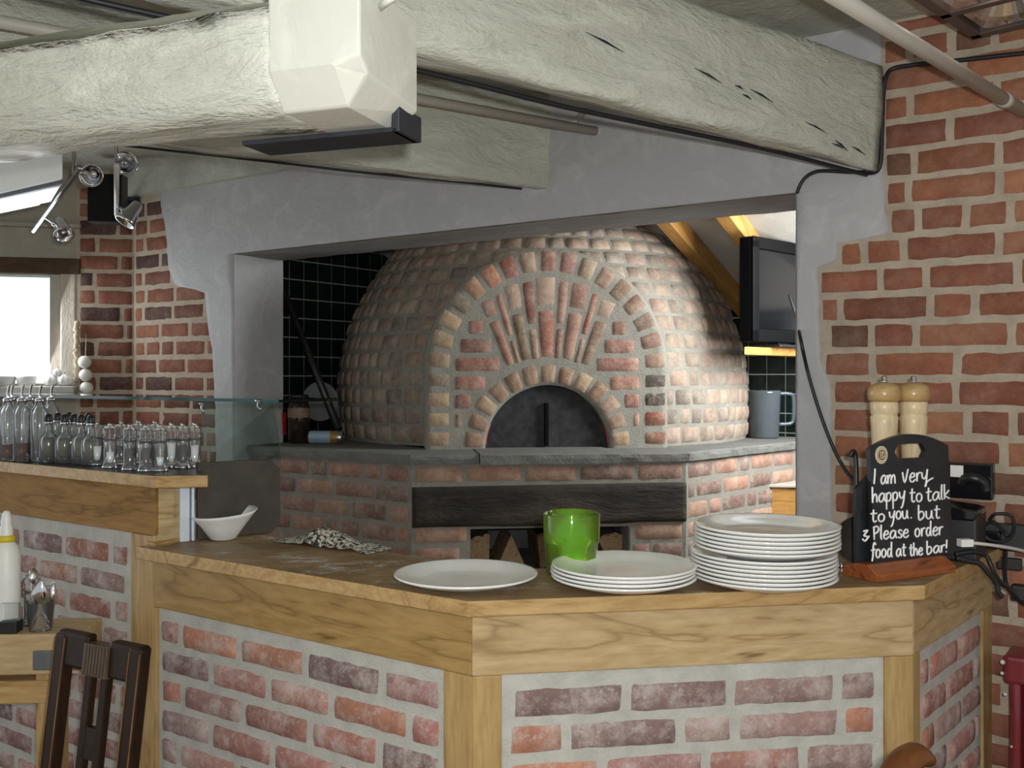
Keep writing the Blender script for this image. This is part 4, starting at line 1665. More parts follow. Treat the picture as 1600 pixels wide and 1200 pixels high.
# split logs inside the store
def log(M, r, L, ang, label, sd):
    t = thing('split_log', label, 'log', M, 'split logs in the oven store')
    mb = MB()
    n = 9
    pts = [(0, 0)] + [(r * math.cos(ang * (i / n - .5)) * (1 + .06 * nz((i, sd, 0), .7)), r * math.sin(ang * (i / n - .5)) * (1 + .06 * nz((i, sd, 0), .7))) for i in range(n + 1)]
    vs = [Vector((p[0], -L / 2, p[1])) for p in pts] + [Vector((p[0], L / 2, p[1])) for p in pts]
    m = len(pts)
    fs = [tuple(reversed(range(m))), tuple(range(m, 2 * m)), (0, 1, m + 1, m), (m - 1, 0, m, 2 * m - 1)]
    mb.add(vs, fs, 0)
    mb.build('split_wood', MAT['log'], t, M)
    mb = MB()
    k_ = m - 1
    mb.add([v * 1.002 for v in vs[1:m] + vs[m + 1:]], [(i, i + 1, k_ + i + 1, k_ + i) for i in range(k_ - 1)], 0, True)
    mb.build('bark', MAT['bark'], t, M)
    return t


for (px, r, roll, ang, lab) in [(757, 0.155, 115, 0.9, 'split log with dark bark leaning at the left of the oven store'),
                                (792, 0.150, 270, 0.85, 'pale triangular split log end in the oven store'),
                                (838, 0.155, 70, 0.9, 'dark split log beside the pale triangular log in the oven store'),
                                (952, 0.150, 90, 1.0, 'dark split log seen right of the green tumblers')]:
    p = onplane(px, 868, qL + bk * 0.12, nF)
    zc0 = 0.692 + (0.0 if roll < 180 else 0.150)
    M = Matrix.Translation(Vector((p.x, p.y + 0.15, zc0 + 0.004))) @ Matrix.Rotation(math.radians(7), 4, 'Z') @ Matrix.Rotation(math.radians(-roll), 4, 'Y')
    log(M, r, 0.3, ang, lab, px)

# ------------------------------------------------------------------ things on the worktop
def plate_prof(R, z=0.0):
    return [(0, z), (R * .56, z), (R * .60, z + .003), (R * .80, z + .010), (R * .97, z + .0195), (R, z + .0225), (R * .995, z + .0255), (R * .96, z + .0248), (R * .80, z + .0165), (R * .66, z + .0105), (R * .60, z + .0085), (R * .3, z + .0078), (0, z + .0078)]


def plate(p, R, label, group, first=[None]):
    if first[0] is None:
        mb = MB()
        mb.lathe(plate_prof(0.156), (0, 0, 0), 64)
        o = mb.build('plate', MAT['white_china'], None, Matrix.Translation(p))
        first[0] = o
    else:
        o = first[0].copy()
        COL.objects.link(o)
        o.matrix_basis = Matrix.Translation(p) @ Matrix.Diagonal((R / .156, R / .156, 1, 1))
    tag(o, label, 'plate', group)
    if group is None and 'group' in o:
        del o['group']
    return o


p = onz(728, 895.5, ZT + 0.0235)
plate(Vector((p.x, p.y, ZT + .0005)), 0.156, 'single white plate lying alone near the counter corner', None)
p = Vector((0.238, 2.115, ZT + .0005))
PITCH = 0.0080
for i in range(4):
    lab = ['bottom white plate of the low stack of four', 'second white plate up in the low stack of four', 'third white plate up in the low stack of four', 'top white plate of the low stack in front of the green tumblers'][i]
    plate(p + Vector((rng.uniform(-.002, .002), rng.uniform(-.002, .002), i * PITCH)), 0.1555, lab, 'low stack of white plates')
p = Vector((0.5435, 2.125, ZT + .0005))
ordn = ['lowest', 'second from bottom', 'third from bottom', 'fourth from bottom', 'fifth from bottom', 'sixth from bottom', 'seventh from bottom', 'sixth from top', 'fifth from top', 'fourth from top', 'third from top', 'second from top', 'topmost']
for i in range(13):
    up = i >= 7
    lab = '%s white plate of the tall stack beside the chalkboard' % ordn[i]
    plate(p + Vector((0.004 if up else -.002, 0, i * 0.0085 + (0.006 if up else 0))) + Vector((rng.uniform(-.0015, .0015), 0, 0)), 0.1545 if up else 0.155, lab, 'tall stack of white plates')

# slanted bowl
pb = onz(343, 846, ZT)


def slant_bowl(p):
    k = p.z / 0.075
    p.z *= 1 + 0.085 * p.x / 0.09 + 0.08 * p.y / 0.09
    p.x += 0.004 * k
    return p


mb = MB()
mb.lathe([(0, 0), (.030, 0), (.036, .004), (.060, .038), (.082, .066), (.0895, .075), (.088, .0765), (.080, .068), (.057, .042), (.034, .010), (0, .008)], (0, 0, 0), 48, squash=slant_bowl)
tag(mb.build('bowl', MAT['white_china'], None, Matrix.Translation(Vector((pb.x, pb.y + .03, ZT + .001)))), 'white slant rimmed bowl beside the dark brown display panel', 'bowl')

# speckled cloth lying along the back edge
pa, pb_ = onz(452, 846, ZT), onz(575, 862, ZT)
Mc = frame(Vector((pa.x, pa.y, ZT)), (pb_ - pa))
lc = (pb_ - pa).length
mb = MB()


def clothmap(s, t, h):
    u, v = s / lc, t / 0.10
    e = max(0.0, math.sin(math.pi * min(max(u, 0), 1))) ** .7
    hgt = (0.006 + 0.040 * math.exp(-((u - .40) / .27) ** 2) * (1 - (2 * v - 1) ** 2) + 0.010 * nz((s, t, 1), 26) + 0.005 * nz((s, t, 4), 60))
    return Vector((s, t - 0.03 + 0.012 * nz((s, 0, 2), 14), max(0.002, hgt * (0.35 + .65 * e))))


mb.grid(clothmap, -0.03, lc + 0.03, 0, 0.10, 60, 20)
o = mb.build('cloth', MAT['speckled_cloth'], None, Mc)
sm = o.modifiers.new('thick', 'SOLIDIFY')
sm.thickness = 0.0015
sm.offset = 1
tag(o, 'crumpled black and cream speckled cloth on the back of the worktop', 'cloth')

# green tumblers, one standing inside the other
def tumbler(M, label, R=0.062, Hh=0.146):
    n = 48

    def facet(p):
        if p.z < Hh * .50:
            a = math.atan2(p.y, p.x)
            k = 1 + 0.022 * math.cos(a * 12)
            p.x *= k
            p.y *= k
        return p
    mb = MB()
    mb.lathe([(0, 0), (R * .88, 0), (R * .90, .004), (R * .93, Hh * .49), (R * .985, Hh * .52), (R * 1.0, Hh * .60), (R * 1.02, Hh * .995), (R * 1.015, Hh), (R * .985, Hh * .995), (R * .96, Hh * .60), (R * .93, Hh * .52), (R * .88, Hh * .48), (R * .84, .01), (0, .009)], (0, 0, 0), n, squash=facet)
    return tag(mb.build('tumbler', MAT['green_plastic'], None, M), label, 'tumbler', 'nested lime green tumblers')


pg = Vector((0.136, 2.252, ZT + .001))
tumbler(Matrix.Translation(pg), 'outer lime green ribbed tumbler behind the low plate stack', 0.064, 0.136)
tumbler(Matrix.Translation(pg + Vector((0, 0, .013))), 'inner lime green tumbler standing inside the ribbed one', 0.0520, 0.127)

# chalkboard
A_D = Vector((0.893, 0.449, 0)).normalized()
A_N = Vector((-A_D.y, A_D.x, 0))
S0 = Vector((0.7945, 2.1465, ZT))
sign = thing('chalkboard_sign', 'small chalkboard with white handwriting in a red brown wooden foot', 'sign', S0)
MSg = frame(S0, A_D)
mb = MB()
prof = [(0.0, 0.0), (0.10, 0.0), (0.10, 0.022), (0.056, 0.034), (0.030, 0.034), (0.006, 0.020), (0.0, 0.016)]
mb.add([Vector((x, y, z)) for x in (0.0, 0.250) for y, z in prof], [tuple(range(7)), tuple(range(13, 6, -1))] + [((k + 1) % 7, k, 7 + k, 7 + (k + 1) % 7) for k in range(7)])
mb.build('foot', MAT['mahogany'], sign, MSg, 0.002)
# board: arched top, hand slot
BW, B0x = 0.252, 0.036
BY = 0.040
Zb0, Zb1, Zarch = 0.034, 0.287, 0.030
mb = MB()


def arch(u):
    return Zb1 + Zarch * (1 - (2 * u - 1) ** 2)


nn = 40
sx0, sx1, sz0, sz1 = 0.30, 0.70, 0.262, 0.292
vs, fs = [], []
# columns of quads, split around the slot
cols = [0, .1, .2, .3, sx0] + [sx0 + (sx1 - sx0) * i / 10 for i in range(1, 10)] + [sx1, .8, .9, .96, 1.0]


def slot(u):
    """lower and upper edge of the hand hole at u (rounded ends)"""
    k = (u - sx0) / (sx1 - sx0)
    e = min(k, 1 - k) * 10
    r = 1.0 if e >= 1 else math.sqrt(max(0, 1 - (1 - e) ** 2))
    mid = (sz0 + sz1) / 2
    up = (arch(u) - Zb1 - Zarch * .8) * .6
    return mid - (mid - sz0) * r, mid + (sz1 - mid) * r + up * r


def bp(u, z, y):
    return Vector((B0x + BW * u, BY + y + 0.05 * (z - Zb0), z))


TH = 0.012
for y in (0.0, TH):
    rows = []
    for u in cols:
        a, b = slot(u) if sx0 <= u <= sx1 else (0.277, 0.277)
        rows.append([bp(u, Zb0, y), bp(u, 0.14, y), bp(u, a, y), bp(u, b, y), bp(u, arch(u), y)])
    base = len(vs)
    for r_ in rows:
        vs += r_
    for i in range(len(cols) - 1):
        for j in range(4):
            inside = sx0 <= cols[i] and cols[i + 1] <= sx1
            if j == 2 and inside:
                continue
            a = base + i * 5 + j
            b = base + (i + 1) * 5 + j
            fs.append((a, b, b + 1, a + 1) if y == 0 else (a, a + 1, b + 1, b))
m5 = len(cols) * 5
for i in range(len(cols) - 1):
    fs.append((i * 5 + 4, (i + 1) * 5 + 4, m5 + (i + 1) * 5 + 4, m5 + i * 5 + 4))
    fs.append((i * 5, m5 + i * 5, m5 + (i + 1) * 5, (i + 1) * 5))
    if sx0 <= cols[i] and cols[i + 1] <= sx1:
        fs.append((i * 5 + 2, (i + 1) * 5 + 2, m5 + (i + 1) * 5 + 2, m5 + i * 5 + 2))
        fs.append((i * 5 + 3, m5 + i * 5 + 3, m5 + (i + 1) * 5 + 3, (i + 1) * 5 + 3))
for i in (0, len(cols) - 1):
    for j in range(4):
        if j == 2 and False:
            continue
        a = i * 5 + j
        fs.append((a, a + 1, m5 + a + 1, m5 + a))
mb.add(vs, fs)
mb.build('board', MAT['chalkboard'], sign, MSg)
# second, shorter board standing behind, seen at the left
mb = MB()
x0_ = 0.004
mb.wallpoly([(x0_, 0.03), (0.20, 0.03), (0.20, 0.20), (0.05, 0.232), (x0_ + .028, 0.218), (x0_, 0.198)], 0.062, 0.072)
mb.build('rear_board', MAT['chalkboard'], sign, MSg, 0.001)
nrmB = (MSg.to_3x3() @ Vector((0, 1, -0.05))).normalized()
ptB = MSg @ bp(0.5, 0.15, -0.0009)


def bpx(cx, cy):
    return onplane(1320 + cx / 3.3333, 560 + cy / 3.3333, ptB, nrmB)


GL = {
    'I': ([[(0, 0), (.03, .9), (.05, 1.75)]], .35),
    'a': ([[(.75, .8), (.5, 1.0), (.15, .75), (.05, .35), (.22, .02), (.55, .15), (.75, .6), (.8, .98), (.78, .4), (.95, .02)]], 1.08),
    'm': ([[(0, 1), (.08, .5), (.06, 0), (.14, .6), (.4, 1), (.62, .75), (.62, 0), (.7, .6), (1.0, 1), (1.22, .75), (1.28, 0)]], 1.5),
    'v': ([[(0, 1.2), (.3, 0), (.75, 1.5)]], .95),
    'e': ([[(.08, .5), (.6, .6), (.62, .9), (.35, 1), (.06, .6), (.1, .15), (.4, 0), (.75, .25)]], .9),
    'r': ([[(.05, 1), (.08, 0), (.1, .55), (.3, .95), (.6, .95)]], .72),
    'y': ([[(0, 1), (.08, .4), (.32, .25), (.62, .55), (.75, 1.1), (.6, 0), (.4, -.7), (.2, -.85)]], .95),
    'Y': ([[(0, 1), (.08, .4), (.32, .25), (.62, .6), (.75, 1.3), (.6, 0), (.55, -.55), (.45, -.6), (.75, -.1), (1.5, .25)]], 1.0),
    'h': ([[(0, 1.8), (.04, 0), (.08, .5), (.35, .95), (.6, .75), (.65, 0)]], .9),
    'p': ([[(0, 1), (.02, -.9)], [(0, .75), (.35, 1), (.62, .7), (.52, .2), (.25, .05), (.02, .2)]], .9),
    't': ([[(.3, 1.6), (.26, .3), (.42, 0), (.62, .12)], [(0, 1.05), (.3, 1.1), (.66, 1.1)]], .8),
    'o': ([[(.4, 1), (.1, .8), (.05, .3), (.3, 0), (.62, .2), (.68, .7), (.42, 1)]], .92),
    'l': ([[(.1, 1.8), (.06, .3), (.2, .0)]], .42),
    'k': ([[(0, 1.8), (.03, 0)], [(.6, 1), (.3, .68), (.05, .45), (.35, .2), (.68, 0)]], .85),
    'u': ([[(0, 1), (.05, .25), (.3, 0), (.58, .25), (.68, 1), (.7, .3), (.85, 0)]], 1.0),
    '.': ([[(.22, .10), (.28, 0)]], .5),
    'b': ([[(0, 1.8), (.03, .05), (.35, 0), (.65, .35), (.55, .85), (.25, .95), (.03, .7)]], .9),
    'P': ([[(.08, 0), (.03, 1.6)], [(-.08, 1.5), (.45, 1.65), (.72, 1.3), (.5, .9), (.07, .75)]], .95),
    's': ([[(.6, .85), (.35, 1), (.12, .78), (.35, .52), (.6, .28), (.38, .02), (.05, .12)]], .78),
    'd': ([[(.62, .8), (.3, 1), (.05, .55), (.2, .05), (.5, .15), (.62, .6)], [(.68, 1.8), (.66, .3), (.82, 0)]], .98),
    'f': ([[(.7, 1.55), (.5, 1.8), (.32, 1.4), (.26, .3), (.12, -.4)], [(0, .9), (.3, .95), (.62, 1)]], .72),
    '!': ([[(.12, 1.7), (.08, .9), (.06, .5)], [(.03, .1), (.06, 0)]], .35),
    '&': ([[(.1, 1.5), (.55, 1.6), (.15, .85), (.55, .6), (.25, 0), (.0, .35)], [(.7, .75), (.45, .25)]], .8),
}
WORDS = [('I', 152, 655, 163, 654, 46), ('am', 188, 655, 262, 652, 46), ('verY', 300, 648, 432, 636, 46),
         ('happy', 143, 752, 312, 738, 46), ('to', 338, 748, 402, 746, 44), ('talk', 424, 745, 544, 730, 44),
         ('to', 135, 852, 207, 849, 40), ('you.', 232, 840, 347, 832, 42), ('but', 384, 838, 492, 832, 42),
         ('&', 92, 952, 120, 950, 34), ('Please', 150, 945, 330, 932, 42), ('order', 365, 930, 508, 920, 44),
         ('food', 138, 1040, 246, 1034, 44), ('at', 268, 1032, 316, 1028, 40), ('the', 336, 1029, 404, 1024, 38), ('bar!', 428, 1018, 532, 1008, 38)]
mb = MB()
for w, xa, ya, xb, yb, xh in WORDS:
    tot = sum(GL[ch][1] for ch in w) - (0.2 if len(w) > 1 else 0.25)
    pos = 0
    sc_x = (xb - xa) / max(.1, tot)
    for ch_ in w:
        for st_ in GL[ch_][0]:
            pts = []
            pth = smooth_path([Vector((a, b, 0)) for a, b in st_], 4) if len(st_) > 2 else [Vector((a, b, 0)) for a, b in st_]
            for g in pth:
                X = xa + (pos + g.x) * sc_x
                base_y = ya + (yb - ya) * ((X - xa) / max(1, xb - xa))
                pts.append(bpx(X, base_y - g.y * xh))
            mb.tube(pts, 0.0021, 6)
        pos += GL[ch_][1]
mb.build('chalk_writing', MAT['chalk'], sign, None, pm=sign.matrix_basis)
# round printed emblem
mb = MB()
cen = bpx(191, 503)
Memb = axis_frame(cen, cen + A_D)
Memb = frame(cen, A_D)
re_ = 0.0185


def disc(mb, r, y0, y1, mat):
    pts = [(r * math.cos(2 * math.pi * i / 40), r * 1.08 * math.sin(2 * math.pi * i / 40)) for i in range(40)]
    mb.wallpoly(pts, y0, y1, mat)


disc(mb, re_, -0.0008, 0.003, 0)
disc(mb, re_ * .62, -0.0014, 0.002, 1)
disc(mb, re_ * .60, -0.0016, 0.002, 0)
disc(mb, re_ * .57, -0.0020, 0.002, 1)
for st_ in ([(-.3, -.42), (-.3, .42)], [(-.3, .4), (.05, .38), (.12, .2), (-.1, .02), (.2, -.12), (.16, -.36), (-.3, -.4)], [(-.05, -.36), (-.02, .38), (.3, .3), (.36, 0), (.28, -.3), (-.05, -.36)]):
    pth = smooth_path([Vector((a * re_, -0.0022, b * re_)) for a, b in st_], 4)
    mb.tube(pth, 0.0007, 6, 0)
for i in range(26):
    a = 2 * math.pi * i / 26
    r1, r2 = re_ * .72, re_ * .88
    mb.tube([Vector((r1 * math.cos(a), -0.001, r1 * 1.08 * math.sin(a))), Vector((r2 * math.cos(a + .05), -0.001, r2 * 1.08 * math.sin(a + .05)))], 0.0006, 5, 1)
e = mb.build('emblem', [MAT['cream'], MAT['maroon']], sign, Memb)
e['label'] = 'round cream and maroon emblem'

# pepper mills
def mill(p, label):
    M = Matrix.Translation(p)
    t = thing('pepper_mill', label, 'pepper mill', M, 'tall wooden pepper mills')
    mb = MB()
    mb.lathe([(0, 0), (.040, 0), (.041, .012), (.037, .03), (.034, .06), (.0265, .14), (.0255, .20), (.0275, .27), (.031, .335), (.0325, .350), (.030, .354), (.030, .358), (.0325, .362), (.0325, .385), (.031, .388), (0, .388)], (0, 0, 0), 36)
    mb.build('body', MAT['beech'], t, M)
    mb = MB()
    mb.lathe([(0, .388), (.031, .388), (.0365, .393), (.0385, .405), (.0375, .417), (.032, .427), (.018, .433), (.0, .434)], (0, 0, 0), 36)
    mb.build('head', MAT['beech_dark'], t, M)
    mb = MB()
    mb.lathe([(0, .434), (.008, .434), (.0085, .437), (.006, .439), (.0075, .447), (.004, .450), (0, .4505)], (0, 0, 0), 16)
    mb.build('knob', MAT['chrome'], t, M)
    return t


mill(Vector((0.897, 2.375, ZT + .001)), 'left tall pale wooden pepper mill behind the chalkboard')
mill(Vector((0.972, 2.385, ZT + .001)), 'right tall pale wooden pepper mill seen through the chalkboard hand slot')

# small black pan standing on edge behind the sign
pp = W(1331, 867, 2.37)
pp.z = ZT + 0.057
Mp = frame(pp, (0.97, 0.2, 0))
pan = thing('frying_pan', 'small dark pan standing on edge left of the chalkboard', 'pan', Mp)
mb = MB()
mb.lathe([(0, 0), (.048, 0), (.055, .022), (.053, .022), (.047, .003), (0, .003)], (0, 0, 0), 32, M=Matrix.Rotation(math.radians(82), 4, 'X'))
mb.build('pan_body', plain('worn dark pan', (0.11, 0.10, 0.095), 0.4, .6, .5, .2), pan, Mp)
mb = MB()
mb.tube(smooth_path([(0.0, -0.012, .05), (0.008, -0.004, .10), (0.012, 0.0, .16), (.010, .002, .205), (.002, 0, .212), (-.004, 0, .20)], 4), 0.006, 8)
mb.build('handle', MAT['black'], pan, Mp)
mb = MB()
pz = onz(1315, 893, ZT)
mb.sphere((0, 0, 0.011), 0.010, n=14)
mb.lathe([(0, 0), (.014, 0), (.012, .004), (0, .006)], (0, 0, 0), 16)
tag(mb.build('stopper', MAT['chrome'], None, Matrix.Translation(Vector((pz.x, pz.y, ZT + .001)))), 'small shiny metal stopper between the tall plate stack and the chalkboard', 'stopper')

# black till printer, handset and card reader by the wall
pq = onz(1512, 868, ZT)
pq = Vector((1.075, 2.455, ZT + .001))
Mq = frame(pq, E1)
pr = thing('receipt_printer', 'black receipt printer box beside the chalkboard against the brick wall', 'printer', Mq)
mb = MB()
mb.wallpoly([(-0.06, 0), (0.085, 0), (0.085, .115), (0.07, .128), (-0.06, .138)], -0.05, 0.075)
mb.build('case', MAT['black'], pr, Mq, 0.006, 3)
mb = MB()
mb.wallpoly([(-0.055, .10), (0.08, .10), (0.088, .118), (0.088, .126), (-0.055, .142)], -0.056, 0.06)
mb.build('lid', MAT['black_gloss'], pr, Mq, 0.006, 3)
Mh = frame(onplane(1484, 772, W0 - E2 * 0.06, E2), E1)
hp = thing('wall_phone', 'black wall phone with pale label above the receipt printer', 'telephone', Mh)
mb = MB()
mb.box(-0.05, 0.105, 0.0, 0.038, -0.01, 0.085)
mb.build('case', MAT['black_gloss'], hp, Mh, 0.005)
mb = MB()
mb.box(0.002, 0.034, -0.004, 0.0, 0.047, 0.078)
o = mb.build('paper_label', MAT['white_paint'], hp, Mh)
mb = MB()
mb.tube(smooth_path([(.030, -.012, .030), (.045, -.022, .046), (.065, -.024, .048), (.085, -.018, .038), (.092, -.014, .014)], 5), [0.012] * 4 + [0.0135] * 4 + [0.014] * 5 + [0.013] * 4 + [0.012] * 4, 12)
mb.build('handset', MAT['black'], hp, Mh)
Mo = frame(onplane(1569, 858, W0 - E2 * 0.02, E2), E1)
sk = thing('wall_socket', 'black double wall socket on the brick wall above the counter return', 'socket', Mo)
mb = MB()
mb.box(-0.055, 0.075, -0.03, 0.0, 0.0, 0.07)
mb.build('plate', MAT['black'], sk, Mo, 0.004)
mb = MB()
mb.box(-0.04, 0.0, -0.058, -0.03, 0.012, 0.052)
mb.build('plug', MAT['black_gloss'], sk, Mo, 0.006)
mb = MB()
pzz = onplane(1578, 880, W0 - E2 * 0.02, E2)
mb.box(-0.03, 0.03, -0.02, 0.0, -0.016, 0.016)
tag(mb.build('cable_box', MAT['black'], None, frame(pzz, E1), 0.004), 'small dark cable box on the brick wall below the socket', 'socket')


def cable(name, pts, r, mat, label, cat='cable', n=6):
    mb = MB()
    mb.tube(smooth_path(pts, n), r, 8)
    return tag(mb.build(name, mat), label, cat)


zc_ = ZT + 0.006
cable('power_cable', [W(1546, 812, 2.60), W(1556, 803, 2.58), W(1580, 806, 2.57), W(1584, 828, 2.55), W(1572, 845, 2.53), W(1545, 843, 2.53), W(1536, 826, 2.55), W(1552, 815, 2.58), W(1574, 838, 2.54)], 0.0045, MAT['cable'], 'looped black cable below the wall socket')
cable('power_cable', [W(1492, 866, 2.36), W(1520, 862, 2.36), W(1540, 868, 2.37), W(1548, 882, 2.36), W(1556, 900, 2.36), W(1566, 913, 2.38), W(1574, 917, 2.40)], 0.0060, MAT['cable'], 'thick black cable bending over the counter edge next to the sign')
cable('power_cable', [W(1494, 872, 2.33), W(1514, 877, 2.33), W(1530, 880, 2.33), W(1542, 893, 2.33), W(1556, 910, 2.335), W(1560, 925, 2.335), W(1566, 933, 2.335)], 0.0065, MAT['cable'], 'black cable with a plug end hanging off the counter corner')
cable('power_cable', [W(1571, 862, 2.52), W(1570, 885, 2.47), W(1572, 912, 2.43), W(1580, 926, 2.43), W(1592, 938, 2.45), W(1606, 946, 2.46)], 0.0055, MAT['cable'], 'black cable hanging from the counter towards the adapter')
mb = MB()
ad = W(1595, 925, 2.46)
mb.box(-0.022, 0.03, -0.018, 0.018, -0.022, 0.018)
tag(mb.build('power_adapter', MAT['black'], None, frame(ad, E1), 0.006), 'black power adapter hanging by its cable at the right edge', 'adapter')
cable('data_cable', [W(1514, 848, 2.35), W(1535, 850, 2.36), W(1565, 854, 2.40), W(1592, 859, 2.46), W(1602, 862, 2.5)], 0.0042, MAT['white_cable'], 'pale grey cable lying over the counter return')
mb = MB()
mb.box(-0.016, 0.016, -0.011, 0.011, -0.009, 0.009)
tag(mb.build('cable_connector', MAT['white_paint'], None, frame(W(1508, 848, 2.35), (1, .15, 0)), 0.002), 'small white plug at the end of the pale cable', 'plug')
# cable from the television down the pier
Wo = W0 - E2 * 0.03
cable('signal_cable', [W(1233, 462, 4.35), W(1243, 492, 3.5), onplane(1249, 520, Wo, E2), onplane(1262, 580, Wo, E2), onplane(1278, 635, Wo, E2), onplane(1298, 690, Wo, E2), onplane(1318, 730, Wo, E2), onplane(1340, 758, Wo - E2 * .06, E2), W(1344, 772, 2.45)], 0.0050, MAT['cable'], 'long black cable sagging from the television down past the grey pier')

# ------------------------------------------------------------------ behind, in the oven room
# television on its shelf
ps_ = onplane(1165, 547, PB - E2 * 0.75, E2)
zsh = EYE + (588 - 541.5) * 4.34 / F
tvd = Vector((math.cos(math.radians(44)), math.sin(math.radians(44)), 0))
T0 = Vector((W(1173, 540, 4.36).x, 4.36, zsh + 0.001))
Mtv = frame(T0, tvd)
P0s = Vector((W(1163, 547, 4.34).x, 4.34, 0))
P1s = P0s + tvd * 0.82
wl_ = (PB - E2 * 0.004, E1)
Q1s, Q0s = isect((P1s, E2), wl_), isect((Vector((1.45, 5.0, 0)), E2), wl_)
mb = MB()
mb.prism([(p - P0s)[:2] for p in (P0s, P1s, Q1s, Q0s)], zsh - 0.036, zsh)
tag(mb.build('wall_shelf', MAT['rafter'], None, Matrix.Translation(P0s), 0.003), 'honey brown wooden shelf under the television', 'shelf')
tv = thing('television', 'black flat television angled on the wooden shelf right of the dome', 'television', Mtv)
TVW, TVH, TVB = 0.64, 0.475, 0.022
mb = MB()
mb.wallpoly([(0, TVB), (TVW, TVB), (TVW, TVH + .015), (0, TVH + .015)], 0.0, 0.06)
mb.wallpoly([(0.08, TVB + .05), (TVW - .08, TVB + .05), (TVW - .08, TVH - .05), (.08, TVH - .05)], 0.055, 0.10)
mb.build('case', MAT['tv_black'], tv, Mtv, 0.008, 3)
mb = MB()
mb.box(0.055, TVW - 0.055, -0.003, 0.002, TVB + .06, TVH - 0.04)
o = mb.build('screen', plain('dark glossy screen', (0.003, 0.003, 0.004), 0.15, 0, 0.3, .2, 3), tv, Mtv, 0.001)
mb = MB()
for (a, b, c, d) in ((0.0, TVW, TVB, TVB + .055), (0, TVW, TVH - .038, TVH + .015), (0, .052, TVB, TVH), (TVW - .052, TVW, TVB, TVH)):
    mb.box(a, b, -0.014, 0.0, c, d)
mb.build('bezel', MAT['tv_black'], tv, Mtv, 0.005)
mb = MB()
mb.box(TVW / 2 - .05, TVW / 2 + .05, 0.02, 0.05, 0.01, TVB + .02)
mb.prism([(TVW / 2 - .14, -.04), (TVW / 2 + .14, -.04), (TVW / 2 + .14, .10), (TVW / 2 - .14, .10)], 0.0, 0.012)
mb.build('stand', MAT['black'], tv, Mtv, 0.003)

# jug on the right end of the ledge
pj = onz(1194, 679, ZL)
pj = Vector((1.268, 4.96, ZL + .001))
Mj = Matrix.Translation(pj)
jug = thing('measuring_jug', 'smoky grey plastic jug on the oven ledge under the television', 'jug', Mj)
mb = MB()
mb.lathe([(0, 0), (.070, 0), (.073, .006), (.082, .225), (.084, .238), (.080, .238), (.069, .010), (0, .008)], (0, 0, 0), 36)
mb.build('body', MAT['jug'], jug, Mj)
mb = MB()
mb.tube(smooth_path([(.080, 0.01, .222), (.125, .015, .222), (.152, .018, .205), (.152, .018, .10), (.138, .016, .072), (.077, .01, .068)], 5), 0.009, 10)
mb.build('handle', MAT['jug'], jug, Mj)
# wooden box right of the plinth
pbx = W(1205, 757, 4.55)
Mbx = frame(Vector((pbx.x, pbx.y, 0)), Vector((0.985, -0.17, 0)))
zt2 = pbx.z
cab = thing('wooden_cabinet', 'small honey coloured wooden cabinet with pale top right of the oven plinth', 'cabinet', Mbx)
mb = MB()
mb.box(0, 0.55, 0.0, 0.30, 0.0, zt2 - 0.012)
mb.build('carcass', MAT['rafter'], cab, Mbx, 0.003)
mb = MB()
mb.box(-0.012, 0.56, -0.012, 0.31, zt2 - 0.012, zt2)
mb.build('top', plain('pale worn top', (0.42, 0.39, 0.34), .5), cab, Mbx, 0.002)
# things at the left end of the ledge
pk = onz(436, 691, ZL)
Mk = Matrix.Translation(Vector((pk.x, pk.y, ZL + .001)))
sb = thing('sauce_bottle', 'red labelled sauce bottle at the left end of the oven ledge', 'bottle', Mk)
mb = MB()
mb.lathe([(0, 0), (.032, 0), (.034, .004), (.034, .15), (.028, .175), (.0, .175)], (0, 0, 0), 24)
mb.build('glass_body', MAT['dark_glass'], sb, Mk)
mb = MB()
mb.lathe([(.0348, .035), (.0352, .04), (.0352, .135), (.0348, .14)], (0, 0, 0), 24)
mb.build('paper_label', MAT['red_label'], sb, Mk)
mb = MB()
mb.lathe([(0, .175), (.031, .175), (.032, .18), (.032, .212), (.029, .216), (0, .216)], (0, 0, 0), 24)
mb.build('lid', MAT['black'], sb, Mk)
pk = onz(467, 692, ZL)
Mk = Matrix.Translation(Vector((pk.x, pk.y, ZL + .001)))
jr = thing('sauce_jar', 'tall jar of dark sauce with black lid on the oven ledge', 'jar', Mk)
mb = MB()
mb.lathe([(0, 0), (.046, 0), (.049, .005), (.051, .165), (.043, .192), (0, .192)], (0, 0, 0), 28)
mb.build('jar_body', MAT['dark_glass'], jr, Mk)
mb = MB()
mb.lathe([(.0515, .118), (.0522, .122), (.0512, .162), (.0505, .165)], (0, 0, 0), 28)
o = mb.build('paper_label', plain('faded tan label', (.20, .14, .08), .6, var=.3), jr, Mk)
mb = MB()
mb.lathe([(0, .192), (.045, .192), (.046, .197), (.046, .220), (.043, .224), (0, .224)], (0, 0, 0), 28)
mb.build('lid', MAT['black'], jr, Mk)
